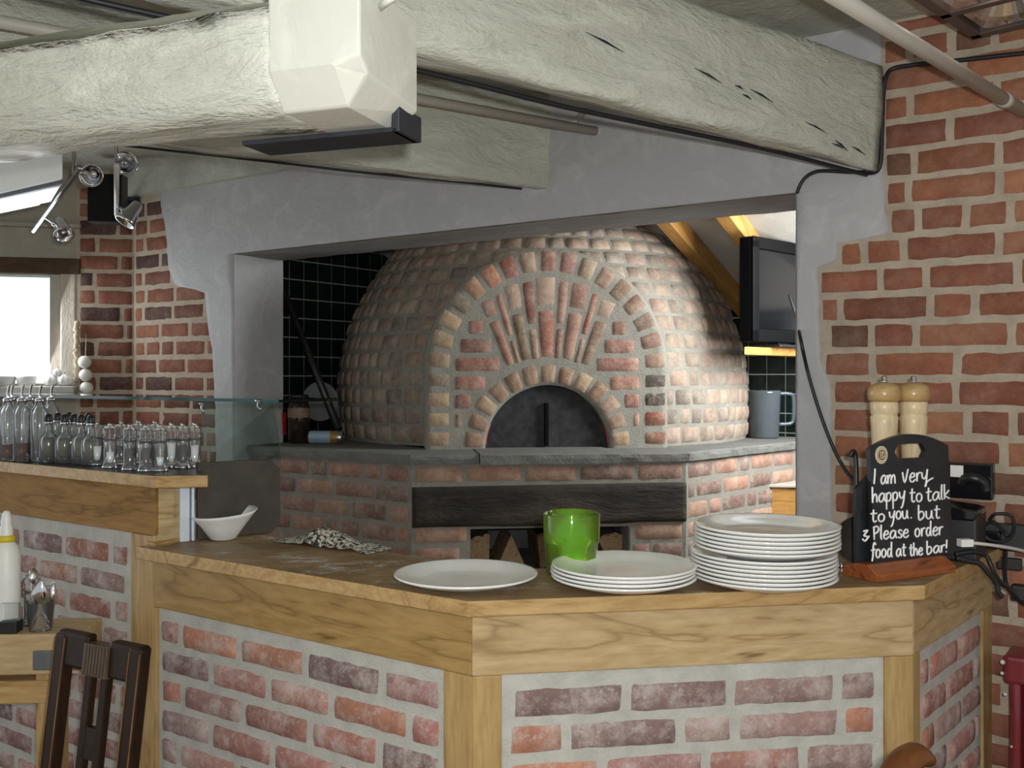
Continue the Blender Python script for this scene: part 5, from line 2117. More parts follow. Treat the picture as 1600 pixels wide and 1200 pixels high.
# lying gas canister
pk = onz(511, 694, ZL)
Mk = Matrix.Translation(Vector((pk.x, pk.y, ZL + .0315))) @ Matrix.Rotation(math.radians(-4), 4, 'Z') @ Matrix.Rotation(math.radians(90), 4, 'Y')
can = thing('gas_can', 'pale blue and gold can lying on its side at the foot of the dome', 'can', Mk)
mb = MB()
mb.lathe([(0, -.082), (.026, -.082), (.030, -.076), (.030, .02)], (0, 0, 0), 28)
mb.build('can_body', MAT['pale_blue'], can, Mk)
mb = MB()
mb.lathe([(.0302, .02), (.0306, .022), (.0306, .050), (.0302, .052)], (0, 0, 0), 28)
mb.build('band', MAT['gold'], can, Mk)
mb = MB()
mb.lathe([(.030, .052), (.030, .060), (.027, .072), (.024, .075), (.022, .070), (.008, .070), (.006, .080), (0, .080)], (0, 0, 0), 28)
mb.build('collar', MAT['steel'], can, Mk)
# peel leaning on the tiles
pa, pb2 = W(529, 671, 4.58), W(424, 405, 5.02)
pa.z = max(pa.z, ZL + 0.018)
Mpl = Matrix.Translation(pa)
peel = thing('pizza_peel', 'long black handled peel leaning on the dark tiles left of the dome', 'peel', Mpl)
mb = MB()
mb.tube([pa, pa.lerp(pb2, .5), pb2], [0.019, 0.0165, 0.014], 12)
mb.build('pole', MAT['black'], peel, None, pm=Mpl)
ax = (pb2 - pa).normalized()
bc = W(500, 627, 4.72)
vx = Vector((1, 0.25, 0)).normalized()
Mbl = axis_frame(bc, bc + ax)
mb = MB()
pts = [(0.105 * math.cos(2 * math.pi * i / 36), 0.088 * math.sin(2 * math.pi * i / 36)) for i in range(36)]
mb.prism(pts, -0.0015, 0.0015, 0, Matrix.Rotation(math.radians(90), 4, 'X') @ Matrix.Identity(4))
zz = (Vector((0, -1, 0.15)) - ax * Vector((0, -1, .15)).dot(ax)).normalized()
yy = zz.cross(ax)
Mbl = Matrix((ax, yy, zz)).transposed().to_4x4()
Mbl.translation = bc
mb = MB()
mb.prism(pts, -0.0015, 0.0015)
mb.build('blade', plain('dull aluminium', (.17, .18, .18), .5, .3, .5, .1), peel, Mbl, 0.0005, pm=Mpl)

# ------------------------------------------------------------------ bottles and mills on the raised counter
ZQ = ZRT + 0.001


def lathe_part(name, prof, mat, root, M, n=20):
    mb = MB()
    mb.lathe(prof, (0, 0, 0), n)
    return mb.build(name, mat, root, M)


# oil bottles with pourers
def pourer(M, label, level, liquid):
    t = thing('pourer_bottle', label, 'bottle', M, 'tall clear pourer bottles')
    lathe_part('glass_body', [(0, 0), (.024, 0), (.026, .004), (.026, .145), (.022, .158), (.013, .168), (.012, .182), (.010, .182), (.011, .166), (.0235, .142), (.0235, .006), (0, .005)], MAT['acrylic'], t, M, 24)
    lathe_part('liquid', [(0, .0055), (.0232, .0055), (.0232, level), (0, level)], liquid, t, M, 20)
    mb = MB()
    mb.lathe([(0, .180), (.013, .180), (.0135, .188), (.008, .192), (0, .192)], (0, 0, 0), 16)
    mb.tube(smooth_path([(0, 0, .19), (0, 0, .205), (.004, -.002, .222), (.009, -.004, .232)], 4), 0.0035, 8)
    mb.build('pour_spout', MAT['chrome'], t, M)
    return t


ordl = ['leftmost', 'second', 'third', 'fourth', 'fifth', 'sixth', 'seventh', 'eighth', 'ninth']
pos_ = [(12, 716, 3.02), (34, 717, 3.00), (62, 720, 2.98), (18, 713, 3.16), (47, 714, 3.14), (80, 716, 3.10)]
for i, (px, py, d) in enumerate(pos_):
    p = W(px, py, d)
    p.z = ZQ
    lab = [('tall clear pourer bottle with brown vinegar, front row, at the picture edge'), ('tall clear pourer bottle with red vinegar, front row, second from the left edge'),
           ('nearly empty tall clear pourer bottle, front row, next to the dark capped cruets'), ('tall clear pourer bottle in the back row at the far left'), ('tall clear pourer bottle in the back row behind the red vinegar'), ('tall clear pourer bottle in the back row behind the first dark capped cruet')][i]
    pourer(Matrix.Translation(p), lab, [.050, .055, .012, .03, .05, .02][i], MAT['vinegar'] if i in (0, 1, 4) else (MAT['salt'] if i == 2 else MAT['oil']))


def cruet(M, label, lv):
    t = thing('cruet', label, 'cruet', M, 'dark capped oil cruets')
    lathe_part('glass_body', [(0, 0), (.026, 0), (.028, .004), (.028, .062), (.024, .078), (.011, .092), (.0095, .118), (.011, .122), (.008, .122), (.0075, .095), (.0225, .074), (.0255, .06), (.0255, .006), (0, .005)], MAT['acrylic'], t, M)
    lathe_part('liquid', [(0, .0055), (.0252, .0055), (.0252, lv), (0, lv)], MAT['balsamic'], t, M)
    lathe_part('oil_layer', [(0, lv + .0003), (.0252, lv + .0003), (.0250, .062), (.020, .075), (0, .075)], MAT['oil'], t, M)
    lathe_part('cap', [(0, .121), (.0115, .121), (.012, .126), (.0105, .139), (.006, .145), (0, .146)], MAT['black'], t, M, 16)
    lathe_part('collar', [(.0118, .116), (.0125, .117), (.0125, .121), (.0118, .122)], MAT['chrome'], t, M, 16)
    return t


cr = [(76, 722, 2.96), (90, 719, 3.05), (101, 724, 2.93), (108, 718, 3.08), (116, 723, 2.955), (127, 725, 2.90), (138, 720, 3.02), (142, 727, 2.865)]
crl = ['first dark capped cruet from the left beside the pourer bottles', 'second dark capped cruet from the left, set back', 'third dark capped cruet from the left, in front', 'fourth dark capped cruet from the left, in the back row', 'fifth dark capped cruet from the left', 'sixth dark capped cruet from the left', 'seventh dark capped cruet from the left, in the back row', 'rightmost dark capped cruet beside the first salt mill']
for (px, py, d), l in zip(cr, crl):
    p = W(px, py, d)
    p.z = ZQ
    cruet(Matrix.Translation(p), l, rng.uniform(.018, .030))


def grinder(M, label, fill, group, lv, k=1.0):
    t = thing('mill', label, 'mill', M, group)
    def s(pr):
        return [(r * k, z * k) for r, z in pr]
    lathe_part('acrylic_body', s([(0, 0), (.0205, 0), (.0215, .004), (.0195, .012), (.0175, .020), (.0170, .070), (.0185, .078), (.0165, .082), (.0150, .072), (.0155, .016), (0, .014)]), MAT['acrylic'], t, M)
    lathe_part('filling', s([(0, .0145), (.0152, .0165), (.0150, lv), (0, lv)]), fill, t, M)
    lathe_part('foot_ring', s([(.0205, 0), (.0222, .001), (.0222, .0045), (.0205, .007)]), MAT['chrome'], t, M)
    lathe_part('head', s([(0, .083), (.0185, .083), (.0195, .088), (.0165, .093), (.0195, .100), (.0185, .110), (.012, .117), (0, .118)]), MAT['acrylic'], t, M)
    lathe_part('spindle', s([(.0022, .015), (.0022, .116), (0, .117)]), MAT['chrome'], t, M, 8)
    lathe_part('knob', s([(0, .1178), (.0055, .1178), (.006, .121), (.005, .126), (0, .127)]), MAT['chrome'], t, M, 12)
    return t


SA, PE = 'clear salt mills', 'clear pepper mills'
gr = [(152, 728, 2.86, 'salt', .056, 'clear salt mill leftmost of the mills, beside the dark capped cruets'),
      (172, 732, 2.775, 'salt', .045, 'clear salt mill in the front row, second mill from the left, less than half full'),
      (190, 727, 2.88, 'pepper', .055, 'clear pepper mill in the back row between the second salt mill and front pepper mills'),
      (203, 735, 2.715, 'pepper', .060, 'clear pepper mill in the front row, left of two side by side'),
      (228, 737, 2.675, 'pepper', .064, 'clear pepper mill in the front row, right of two side by side'),
      (250, 737, 2.68, 'salt', .038, 'clear salt mill at the front with a low white filling, near the slab corner'),
      (242, 726, 2.90, 'pepper', .055, 'clear pepper mill in the back row behind the low filled salt mill'),
      (268, 731, 2.79, 'salt', .070, 'clear salt mill nearly full of white salt, fourth from the right end'),
      (286, 732, 2.765, 'pepper', .066, 'clear pepper mill with dark filling between two salt mills at the right end'),
      (304, 727, 2.80, 'salt', .062, 'clear salt mill rightmost on the raised counter'),
      (216, 725, 2.93, 'salt', .030, 'clear salt mill in the back row between the two front pepper mills')]
for px, py, d, kd, lv, l in gr:
    p = W(px, py, d)
    p.z = ZQ
    grinder(Matrix.Translation(p), l, MAT['salt'] if kd == 'salt' else MAT['peppercorn'], SA if kd == 'salt' else PE, lv, 1.0)

# ------------------------------------------------------------------ window sill and left wall
MLi = ML
for k, (px, w_) in enumerate([(13, .052), (45, .045)]):
    x, _ = lw(px, 595)
    M = ML @ Matrix.Translation((x, -0.045, ZSILL + 0.0005))
    mb = MB()
    mb.lathe([(0, 0), (.036, 0), (.046, .040), (.048, .046), (.045, .046), (.034, .004), (0, .004)], (0, 0, 0), 24)
    tag(mb.build('ramekin', MAT['white_china'], None, M), ['grey white pot on the window sill at the picture edge', 'grey white pot on the window sill right of the other pot'][k], 'pot', 'pots on the window sill')
for k, (px, py, r) in enumerate([(84, 591, .034), (104, 592, .034), (93, 580, .022)]):
    x, _ = lw(px, 595)
    zb = [0, 0, 0.047][k]
    M = ML @ Matrix.Translation((x, -0.05 + (0.0 if k < 2 else 0.005), ZSILL + 0.0005 + zb))
    t = thing('garlic_bulb', ['left white bulb on the window sill by the post', 'right white bulb on the window sill against the post', 'small white bulb lying on top of the two others on the sill'][k], 'bulb', M, 'white bulbs on the window sill')

    def lob(p, r=r):
        a = math.atan2(p.y, p.x)
        q = 1 + 0.06 * math.cos(7 * a)
        p.x *= q
        p.y *= q
        return p
    mb = MB()
    mb.lathe([(0, 0.001), (r * .5, 0), (r * .9, r * .3), (r, r * .7), (r * .85, r * 1.15), (r * .4, r * 1.5), (r * .14, r * 1.7), (0, r * 1.72)], (0, 0, 0), 42, squash=lob)
    mb.build('bulb_body', MAT['white_china'], t, M)
    mb = MB()
    mb.tube([(0, 0, r * 1.65), (r * .05, 0, r * 1.85), (r * .16, 0, r * 2.05)], [r * .15, r * .11, r * .09], 8)
    mb.build('stem', MAT['raffia'], t, M)
# three white balls threaded one above another, and the plaited string beside them
x, z = lw(137, 567)
Mbx3 = ML @ Matrix.Translation((x, -0.05, 0))
zs = [lw(137, yy_)[1] for yy_ in (566, 586, 606)]
bs = thing('hanging_ball_string', 'three white balls hanging one above another against the brick by the window', 'ornament', ML @ Matrix.Translation((x, -0.05, zs[0])))
for k, z in enumerate(zs):
    mb = MB()
    mb.sphere((0.004 * (k - 1), 0, z), 0.0305, n=24)
    mb.build('ball', MAT['white_paint'], bs, Mbx3)
mb = MB()
mb.tube([(0, 0, zs[2] - .06), (0, 0, zs[0] + .05), (-.005, .045, zs[0] + .14)], 0.002, 6)
mb.build('string', MAT['raffia'], bs, Mbx3)
mb = MB()
x1_, _ = lw(121, 520)
pts = []
for i in range(24):
    z = lw(121, 503)[1] + (lw(121, 597)[1] - lw(121, 503)[1]) * i / 23
    pts.append(Vector((x1_ + 0.004 * math.sin(i * 1.9), -0.02 + 0.004 * math.cos(i * 2.3), z)))
mb.tube(pts, [0.012 + 0.004 * math.sin(i * 2.7) for i in range(24)], 8)
tag(mb.build('plaited_string', MAT['raffia'], None, ML), 'pale plaited string hanging at the right edge of the window', 'string')

# loudspeaker in the corner
psp = W(162, 308, 4.45)
Msp = frame(psp, (0.99, 0.05, 0))
sp = thing('loudspeaker', 'black loudspeaker hung on the brick corner above the window', 'loudspeaker', Msp)
mb = MB()
mb.box(-0.075, 0.078, 0.012, 0.09, -0.112, 0.108)
mb.build('cabinet', MAT['black'], sp, Msp, 0.004)
mb = MB()
mb.box(-0.072, 0.075, 0.0, 0.013, -0.109, 0.105)
mb.build('grille', MAT['grille'], sp, Msp, 0.003)
mb = MB()
mb.tube([(0, .085, 0.03), (0.02, .34, 0.03)], 0.012, 10)
mb.box(-0.03, 0.05, 0.33, 0.345, -0.03, 0.09)
mb.build('bracket', MAT['black_steel'], sp, Msp)

# spot rails
def spot_rail(p0, p1, heads, label, mat):
    M = Matrix.Translation((p0 + p1) / 2)
    t = thing('spotlight_rail', label, 'spotlight', M)
    mb = MB()
    mb.tube([p0, p1], 0.0085, 12)
    mb.build('rail', mat, t, None, pm=M)
    c = p0.lerp(p1, 0.1)
    mb = MB()
    mb.tube([c, Vector((c.x, c.y, ZC - .03))], 0.006, 10)
    mb.tube([Vector((c.x, c.y, ZC - .03)), Vector((c.x, c.y, ZC))], 0.045, 20)
    mb.build('ceiling_rose', MAT['chrome'], t, None, pm=M)
    for (tpar, hp_, aim) in heads:
        a = p0.lerp(p1, tpar)
        mb = MB()
        mid = a.lerp(hp_, .55)
        mb.tube([a, mid, hp_], 0.006, 8)
        mb.sphere(mid, 0.010, n=12)
        arm = mb.build('arm', MAT['chrome'], t, None, pm=M)
        Mh_ = Matrix.Translation(hp_) @ Vector(aim).to_track_quat('Z', 'Y').to_matrix().to_4x4()
        mb = MB()
        mb.lathe([(0, -.055), (.016, -.055), (.020, -.045), (.024, -.02), (.036, .025), (.0375, .035), (.034, .035), (.028, .012), (.012, -.01), (0, -.012)], (0, 0, 0), 24)
        h = mb.build('lamp_head', MAT['chrome'], t, Mh_, pm=M)
        mb = MB()
        mb.lathe([(0, -.010), (.010, -.008), (.012, .004), (0, .010)], (0, 0, 0), 14)
        mb.build('bulb', MAT['reflector'], h, Mh_, pm=Mh_)
    return t


spot_rail(W(125, 262, 3.05), W(52, 361, 4.0), [(.72, W(97, 358, 3.72), (0.45, -0.5, -0.75)), (.06, W(146, 272, 3.15), (0.15, -0.9, -0.3))], 'slim chrome spotlight rail with two heads left of the loudspeaker', MAT['steel'])
spot_rail(W(182, 258, 3.10), W(182, 335, 3.75), [(.80, W(203, 336, 3.58), (-0.45, -0.35, -0.85)), (.02, W(194, 258, 3.2), (0.5, -0.7, 0.1))], 'grey spotlight rail in front of the loudspeaker with a chrome head', MAT['conduit'])

# ceiling light box at the far left
pA = W(98, 286, 3.0)
zlx = pA.z
hA = Vector((pA.x, pA.y, 0))
hB = hA + Vector((-0.316, 0.24, 0)) * 2.2
hC, hD = hA + Vector((-0.19, 0.33, 0)), hB + Vector((-0.19, 0.33, 0))
Mlx = Matrix.Translation((hA.x, hA.y, zlx))
lx = thing('ceiling_light_box', 'white boxed ceiling light with bright tubes underneath at the upper left', 'light', Mlx)


def lpoly(k0, k1):
    """plan outline between two strips of the fitting, 0 near edge .. 1 far edge"""
    return [(p - hA)[:2] for p in (hB.lerp(hD, k0), hA.lerp(hC, k0), hA.lerp(hC, k1), hB.lerp(hD, k1))]


mb = MB()
mb.prism(lpoly(0, 1), 0.010, ZC - 0.001 - zlx)
mb.build('housing', MAT['white_paint'], lx, Mlx, 0.006)
mb = MB()
mb.prism(lpoly(-0.02, 0.10), -0.004, 0.010)
mb.build('trim', MAT['black_steel'], lx, Mlx, 0.002)
mb = MB()
mb.prism(lpoly(0.10, 1.0), 0.002, 0.010)
mb.build('louvre', MAT['steel'], lx, Mlx, 0.001)
for k0 in (0.42, 0.72):
    a_, b_ = (hA.lerp(hC, k0) - hA), (hB.lerp(hD, k0) - hA)
    mb = MB()
    mb.tube([a_.lerp(b_, .12) + Vector((0, 0, -.008)), b_ + Vector((0, 0, -.008))], 0.0075, 10)
    mb.build('fluorescent_tube', MAT['tube_on'], lx, Mlx)

# gimbal light at the top right
zg = EYE + 0.85
pg0 = Vector((1.1626, 2.488, 0))
gx = Vector((0.71, -0.70, 0)).normalized()
Mgm = frame(Vector((pg0.x, pg0.y, zg)), gx)   # x along the wall side, y away
gy = -0.46
gm = thing('gimbal_ceiling_light', 'square chrome gimbal ceiling light with a lit round lamp at the top right', 'light', Mgm)
GX, GY = 0.42, 0.42
mb = MB()
fw = 0.028
for (a, b, c, d) in ((0, GX, -fw, 0), (0, GX, -GY, -GY + fw), (0, fw, -GY, 0), (GX - fw, GX, -GY, 0), (0, GX, -GY / 2 - .014, -GY / 2 + .014), (GX / 2 - .014, GX / 2 + .014, -GY, 0)):
    mb.box(a, b, c, d, 0.0, 0.05)
mb.build('frame', MAT['dark_frame'], gm, Mgm, 0.003)
mb = MB()
mb.box(0.005, GX - .005, -GY + .005, -.005, 0.10, ZC - zg)
mb.build('housing', MAT['dark_frame'], gm, Mgm)
gc = [(GX * .29, -GY * .29), (GX * .71, -GY * .29), (GX * .29, -GY * .71), (GX * .71, -GY * .71)]
for k, (a, b) in enumerate(gc):
    Mq_ = Mgm @ Matrix.Translation((a, b, 0.004))
    hw = 0.078
    mb = MB()
    n = 32
    vs, fs = [], []
    for i in range(n):
        an = 2 * math.pi * (i + .5) / n
        c_, s_ = math.cos(an), math.sin(an)
        m_ = max(abs(c_), abs(s_))
        vs += [Vector((hw * c_ / m_, hw * s_ / m_, 0)), Vector((.066 * c_, .066 * s_, .004)), Vector((.058 * c_, .058 * s_, .012)), Vector((.030 * c_, .030 * s_, .055))]
    for i in range(n):
        j = (i + 1) % n
        for r_ in range(3):
            fs.append((i * 4 + r_, i * 4 + r_ + 1, j * 4 + r_ + 1, j * 4 + r_))
    mb.add(vs, fs, 0, False)
    g_ = mb.build('gimbal_ring', MAT['reflector'], gm, Mq_)
    mb = MB()
    lit = k == 2
    mb.lathe([(0, .010), (.045, .014), (.054, .022), (.03, .056), (0, .056)] if lit else [(0, .030), (.020, .032), (.028, .05), (0, .056)], (0, 0, 0), 24)
    mb.build('lamp', MAT['lamp_on'] if lit else MAT['reflector'], g_, Mq_, pm=Mq_)

# ------------------------------------------------------------------ furniture at the edges
# side table at the left
ZTB = 0.84
tb_d = Vector((0.998, 0.06, 0)).normalized()
tr = W(124, 1020, 2.53)
Mtb = frame(Vector((tr.x, tr.y, 0)) - tb_d * 0.75, tb_d)
tab = thing('side_table', 'chunky oak side table with steel corner bracket at the left edge', 'table', Mtb)
mb = MB()
mb.box(0, 0.75, 0.0, 0.17, ZTB - 0.105, ZTB)
mb.build('table_top', MAT['oak'], tab, Mtb, 0.005)
mb = MB()
mb.box(0.635, 0.756, -0.006, 0.10, ZTB - 0.092, ZTB - 0.042)
mb.build('bracket', MAT['galv'], tab, Mtb, 0.003)
mb = MB()
mb.box(0.0, 0.70, 0.02, 0.08, ZTB - 0.185, ZTB - 0.125)
mb.build('rail', MAT['oak_edge'], tab, Mtb, 0.004)
for xx in (0.03, 0.63):
    mb = MB()
    mb.box(xx, xx + 0.062, 0.025, 0.085, 0, ZTB - 0.105)
    mb.build('leg', MAT['oak_upright'], tab, Mtb, 0.004)
ZTQ = ZTB + 0.001


def on_table(x, y):
    p = onz(x, y, ZTB)
    p.z = ZTQ
    return p


pt = on_table(63, 985)
pt.y = min(pt.y, 2.62)
M = Matrix.Translation(pt)
gl_ = tag(MB().build('x', MAT['glass']), None) if False else None
mb = MB()
mb.lathe([(0, 0), (.027, 0), (.028, .004), (.036, .075), (.0375, .076), (.0355, .075), (.026, .008), (0, .007)], (0, 0, 0), 28)
tag(mb.build('glass_tumbler', MAT['acrylic'], None, M), 'clear glass of spoons on the side table', 'glass', None)


def spoon(base, tip, face, label, k=1.0):
    ax_ = (tip - base).normalized()
    L_ = (tip - base).length
    fz = (Vector(face) - ax_ * Vector(face).dot(ax_)).normalized()
    yy_ = fz.cross(ax_)
    Ms = Matrix((ax_, yy_, fz)).transposed().to_4x4()
    Ms.translation = base
    t = thing('spoon', label, 'spoon', Ms, 'spoons in the glass')
    mb = MB()
    mb.tube([(0, 0, 0), (L_ * .35, 0, .001), (L_ - .05 * k, 0, 0)], [.0035, .003, .0026], 8)
    mb.build('handle', MAT['chrome'], t, Ms)
    mb = MB()
    vs, fs = [], []
    nu, nv_ = 14, 8
    for i in range(nu + 1):
        u = i / nu
        wdt = 0.021 * k * math.sin(math.pi * min(1, max(0, u)) ** .8)
        for j in range(nv_ + 1):
            v = -1 + 2 * j / nv_
            dep = 0.010 * k * (1 - v * v) * math.sin(math.pi * u)
            vs.append(Vector((L_ - .055 * k + .062 * k * u, wdt * v, dep)))
    for i in range(nu):
        for j in range(nv_):
            a = i * (nv_ + 1) + j
            fs.append((a, a + nv_ + 1, a + nv_ + 2, a + 1))
    mb.add(vs, fs, 0, True)
    o = mb.build('bowl', MAT['chrome'], t, Ms)
    sm_ = o.modifiers.new('thick', 'SOLIDIFY')
    sm_.thickness = 0.001
    return t


spoon(pt + Vector((-.010, .005, .010)), pt + Vector((.010, -.014, .125)), (0.15, -1, .35), 'spoon with its shiny bowl turned to the front in the glass', 1.25)
spoon(pt + Vector((.012, -.006, .010)), pt + Vector((-.022, .008, .158)), (0.8, -.5, .2), 'spoon standing taller and edge on in the glass', 0.8)
spoon(pt + Vector((-.012, -.006, .010)), pt + Vector((.030, .010, .118)), (-.2, -1, .2), 'spoon leaning to the right behind the shiny one', 1.0)
pt2 = on_table(38, 984)
pt2.y += 0.04
M = Matrix.Translation(pt2)
t = grinder(M, 'clear pepper mill on the side table behind the glass of spoons', MAT['peppercorn'], None, .055, 1.15)
pt3 = on_table(16, 988)
M = frame(pt3, (1, .05, 0))
hb = thing('menu_block', 'black block with clear glass front on the side table', 'holder', M)
mb = MB()
mb.box(-0.022, 0.024, -0.02, 0.02, 0.0, 0.030)
mb.build('base', MAT['black'], hb, M, 0.002)
mb = MB()
mb.box(-0.022, 0.024, -0.006, 0.006, 0.030, 0.075)
mb.build('clear_insert', MAT['acrylic'], hb, M, 0.001)
pt4 = on_table(2, 990)
M = Matrix.Translation(pt4 + Vector((-.012, 0.05, 0)))
wb = thing('squeeze_bottle', 'white squeeze bottle with a yellow band at the left edge', 'bottle', M)
lathe_part('bottle_body', [(0, 0), (.032, 0), (.034, .005), (.034, .19), (.028, .215), (.017, .228)], MAT['white_paint'], wb, M, 28)
lathe_part('band', [(.0172, .226), (.0215, .227), (.0215, .243), (.0172, .244)], MAT['yellow'], wb, M, 24)
lathe_part('nozzle', [(.017, .243), (.0165, .262), (.013, .272), (.014, .280), (.010, .30), (.006, .307), (0, .308)], MAT['white_paint'], wb, M, 20)


# dark dining chairs
def rbox(mb, x0, x1, y0, y1, z0, z1, lean=0.0, zr=0.0, mat=0):
    """box leaning back (+y) with height above zr"""
    vs = []
    for z in (z0, z1):
        k = (z - zr) * lean
        for y in (y0, y1):
            for x in (x0, x1):
                vs.append(Vector((x, y + k, z)))
    mb.add(vs, [(0, 2, 3, 1), (4, 5, 7, 6), (0, 1, 5, 4), (2, 6, 7, 3), (0, 4, 6, 2), (1, 3, 7, 5)], mat)


CW, CT = 0.30, 0.90
LEAN = 0.13
SZ = 0.45
Pc = (W(95, 985, 2.33) + W(230, 1013, 2.185)) / 2
cx_dir = Vector((0.86, -0.50, 0)).normalized()
cyv = Vector((-cx_dir.y, cx_dir.x, 0))
base_c = Vector((Pc.x, Pc.y, 0)) - cyv * ((CT - SZ) * LEAN)
Mch = frame(base_c, cx_dir)
chair = thing('dining_chair', 'dark oak dining chair with slotted splat back standing against the raised counter', 'chair', Mch)
hw = CW / 2
st_w = 0.040
for sx in (-1, 1):
    a = sx * hw - (0 if sx < 0 else st_w)
    mb = MB()
    rbox(mb, a, a + st_w, -0.016, 0.016, SZ, CT - 0.002, LEAN, SZ)
    o = mb.build('back_post', MAT['dark_oak'], chair, Mch, 0.006, 3)
    mb = MB()
    rbox(mb, a, a + st_w, -0.016, 0.016, 0, SZ, -0.10, SZ)
    mb.build('leg', MAT['dark_oak'], chair, Mch, 0.004)
    mb = MB()
    rbox(mb, a, a + st_w, -0.42, -0.382, 0, SZ - .02, 0, 0)
    mb.build('leg', MAT['dark_oak'], chair, Mch, 0.004)
    mb = MB()
    for xx in (a + .003, a + st_w - .003):
        k0_, k1_ = 0.0, (CT - .012 - SZ) * LEAN
        mb.tube([Vector((xx, -0.0155, SZ + .02)), Vector((xx, -0.0155 + k1_, CT - .012))], 0.0016, 6)
    mb.build('rubbed_edge', MAT['dark_oak_edge'], chair, Mch)
mb = MB()
for (a, b, z0_, z1_) in ((-hw + .002, -0.033, CT - .075, CT + .004), (0.040, hw - .002, CT - .080, CT + .002)):
    rbox(mb, a, b, -0.013, 0.015, z0_, z1_, LEAN, SZ)
mb.build('crest_rail', MAT['dark_oak'], chair, Mch, 0.008, 3)
mb = MB()
rbox(mb, -0.040, 0.046, -0.017, 0.017, CT - .082, CT - .012, LEAN, SZ)
for i in range(8):
    x_ = -0.034 + i * 0.0105
    rbox(mb, x_, x_ + .0055, -0.020, -0.015, CT - .080, CT - .014, LEAN, SZ)
o = mb.build('fluted_block', plain('grey brown fluted oak', (0.075, 0.05, 0.03), .4, var=.2, scale=30), chair, Mch, 0.0015)
for sx in (-0.036, 0.018):
    mb = MB()
    rbox(mb, sx, sx + 0.024, -0.009, 0.009, SZ + .02, CT - .08, LEAN, SZ)
    mb.build('splat_bar', MAT['dark_oak'], chair, Mch, 0.003)
mb = MB()
rbox(mb, -0.014, 0.020, -0.008, 0.008, CT - .265, CT - .195, LEAN, SZ)
mb.build('splat_bridge', MAT['dark_oak'], chair, Mch, 0.002)
mb = MB()
rbox(mb, -0.014, 0.020, -0.008, 0.008, SZ + .03, SZ + .07, LEAN, SZ)
mb.build('splat_bridge', MAT['dark_oak'], chair, Mch, 0.002)
mb = MB()
mb.prism([(-hw + .01, -.43), (hw - .01, -.43), (hw - .012, .0), (-hw + .012, .0)], SZ - .01, SZ + .025)
mb.build('seat', MAT['dark_oak'], chair, Mch, 0.01, 3)
M2 = Mch.copy()
sh = Vector((-0.312, 0.045, 0))
M2.translation = Mch.translation + sh
copy_thing(chair, M2, 'dark oak chair of which only a post shows at the left picture edge')

# chair with round ended top rail, bottom right
pr_ = W(1448, 1176, 1.46)
zt3 = pr_.z + 0.006
cd = Vector((0.80, 0.60, 0)).normalized()
Mc2 = frame(Vector((pr_.x, pr_.y, 0)), Vector((0.93, 0.36, 0)))
ch2 = thing('armchair', 'brown wooden chair whose rounded top rail end shows at the bottom right', 'chair', Mc2)
mb = MB()
rail = smooth_path([(0.004, 0.0, 0.0), (-0.02, 0.0, 0.008), (-0.05, -0.004, -0.002), (-.085, -.014, -.028), (-.13, -.03, -.052), (-.20, -.06, -.066), (-.28, -.10, -.066), (-.35, -.13, -.06), (-.42, -.16, -.05)], 5)
vs, fs = [], []
nn_ = len(rail)
for i, p in enumerate(rail):
    tdir = (rail[min(i + 1, nn_ - 1)] - rail[max(i - 1, 0)]).normalized()
    sd_ = Vector((0, 0, 1)).cross(tdir).normalized()
    k = min(1.0, .55 + .45 * math.sin(math.pi * .5 * min(1, i / 4)))
    for j in range(12):
        a = 2 * math.pi * j / 12
        vs.append(p + sd_ * (0.026 * k * math.cos(a)) + Vector((0, 0, 0.016 * k * math.sin(a) - .014)))
for i in range(nn_ - 1):
    for j in range(12):
        fs.append((i * 12 + j, i * 12 + (j + 1) % 12, (i + 1) * 12 + (j + 1) % 12, (i + 1) * 12 + j))
fs += [tuple(reversed(range(12))), tuple(range((nn_ - 1) * 12, nn_ * 12))]
mb.add([v + Vector((0, 0, zt3)) for v in vs], fs, 0, True)
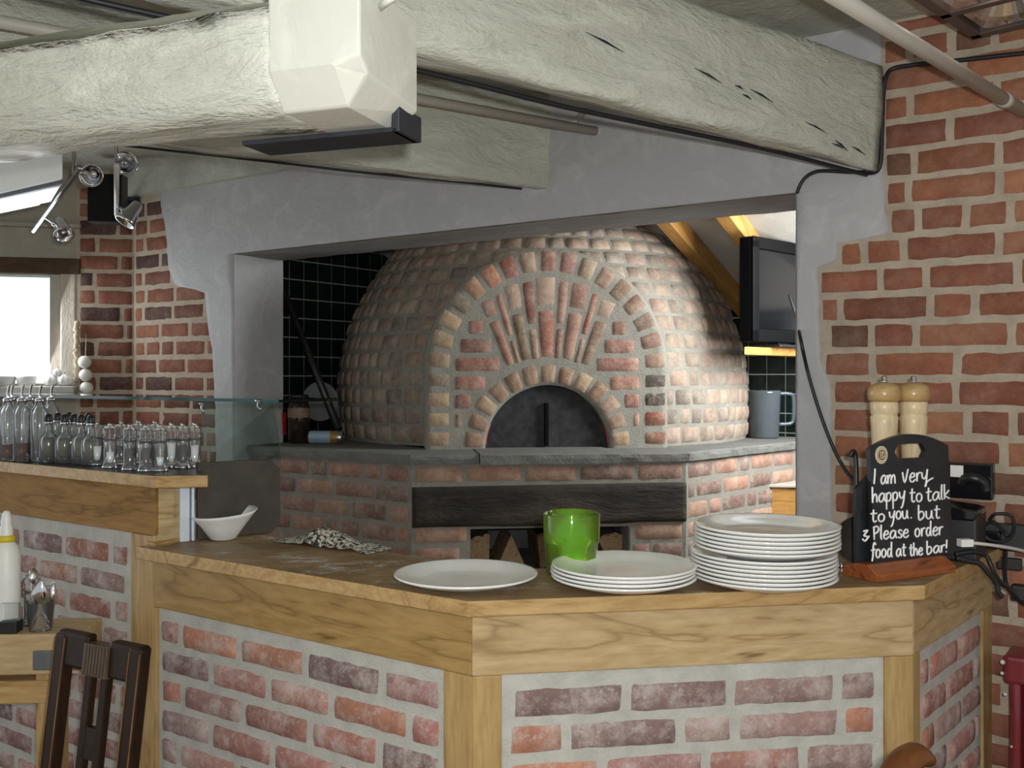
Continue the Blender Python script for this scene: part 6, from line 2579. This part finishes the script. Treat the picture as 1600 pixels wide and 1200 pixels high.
mb.build('top_rail', wood_mat('chestnut brown wood', (.13, .045, .012), (.095, .032, .009), (.04, .014, .005), .4, 2.0, 'X', False, .1, 6), ch2, Mc2)
for (a, b) in ((-.20, -.06), (-.40, -.15)):
    mb = MB()
    mb.tube([(a, b, zt3 - .085), (a, b - .02, .45), (a, b, 0)], .016, 10)
    mb.build('leg', MAT['dark_oak'], ch2, Mc2)
for (a, b) in ((-.07, -.48), (-.42, -.48)):
    mb = MB()
    mb.tube([(a, b, 0.45), (a, b, 0)], .016, 10)
    mb.build('leg', MAT['dark_oak'], ch2, Mc2)
mb = MB()
mb.prism([(-.45, -.52), (-.04, -.52), (-.06, -.08), (-.42, -.13)], .44, .475)
mb.build('seat', MAT['dark_oak'], ch2, Mc2, .01, 3)

# oxblood column radiator on the right wall
prd = onplane(1562, 1016, W0 - E2 * 0.10, E2)
ztop = prd.z
s_ = (prd - W0).dot(E1)
Mrd = frame(W0 + E1 * s_ - E2 * 0.14, E1)
rad = thing('radiator', 'oxblood red ribbed column radiator on the right brick wall', 'radiator', Mrd)
ncol = 6
for i in range(ncol):
    x = 0.012 + i * 0.062
    mb = MB()
    for yy_ in (0.022, 0.062, 0.102):
        mb.tube([(x + .028, yy_, 0.13), (x + .028, yy_, ztop - .05)], 0.0145, 12)
    for (z0_, z1_) in ((ztop - .075, ztop), (0.10, 0.17)):
        pts = [(0.030 * math.cos(a) * .92, 0.0) for a in (0,)]
        mb.box(x + .001, x + .055, 0.004, 0.120, z0_, z1_)
    mb.build('column', MAT['maroon_enamel'], rad, Mrd, 0.012, 3)
for (xx, yy_, z, r) in ((.006, .004, ztop - .02, .008), (.012, .003, ztop - .10, .006), (.026, .006, ztop - .23, .004), (.004, .01, ztop - .05, .006)):
    mb = MB()
    mb.sphere((xx + .006, yy_, z), r * .8, n=8)
    mb.build('paint_chip', MAT['radiator_chip'], rad, Mrd)
for xx in (.03, ncol * .062 - .03):
    mb = MB()
    mb.box(xx, xx + .03, .02, .10, 0, .12)
    mb.build('foot', MAT['maroon_enamel'], rad, Mrd, .005)
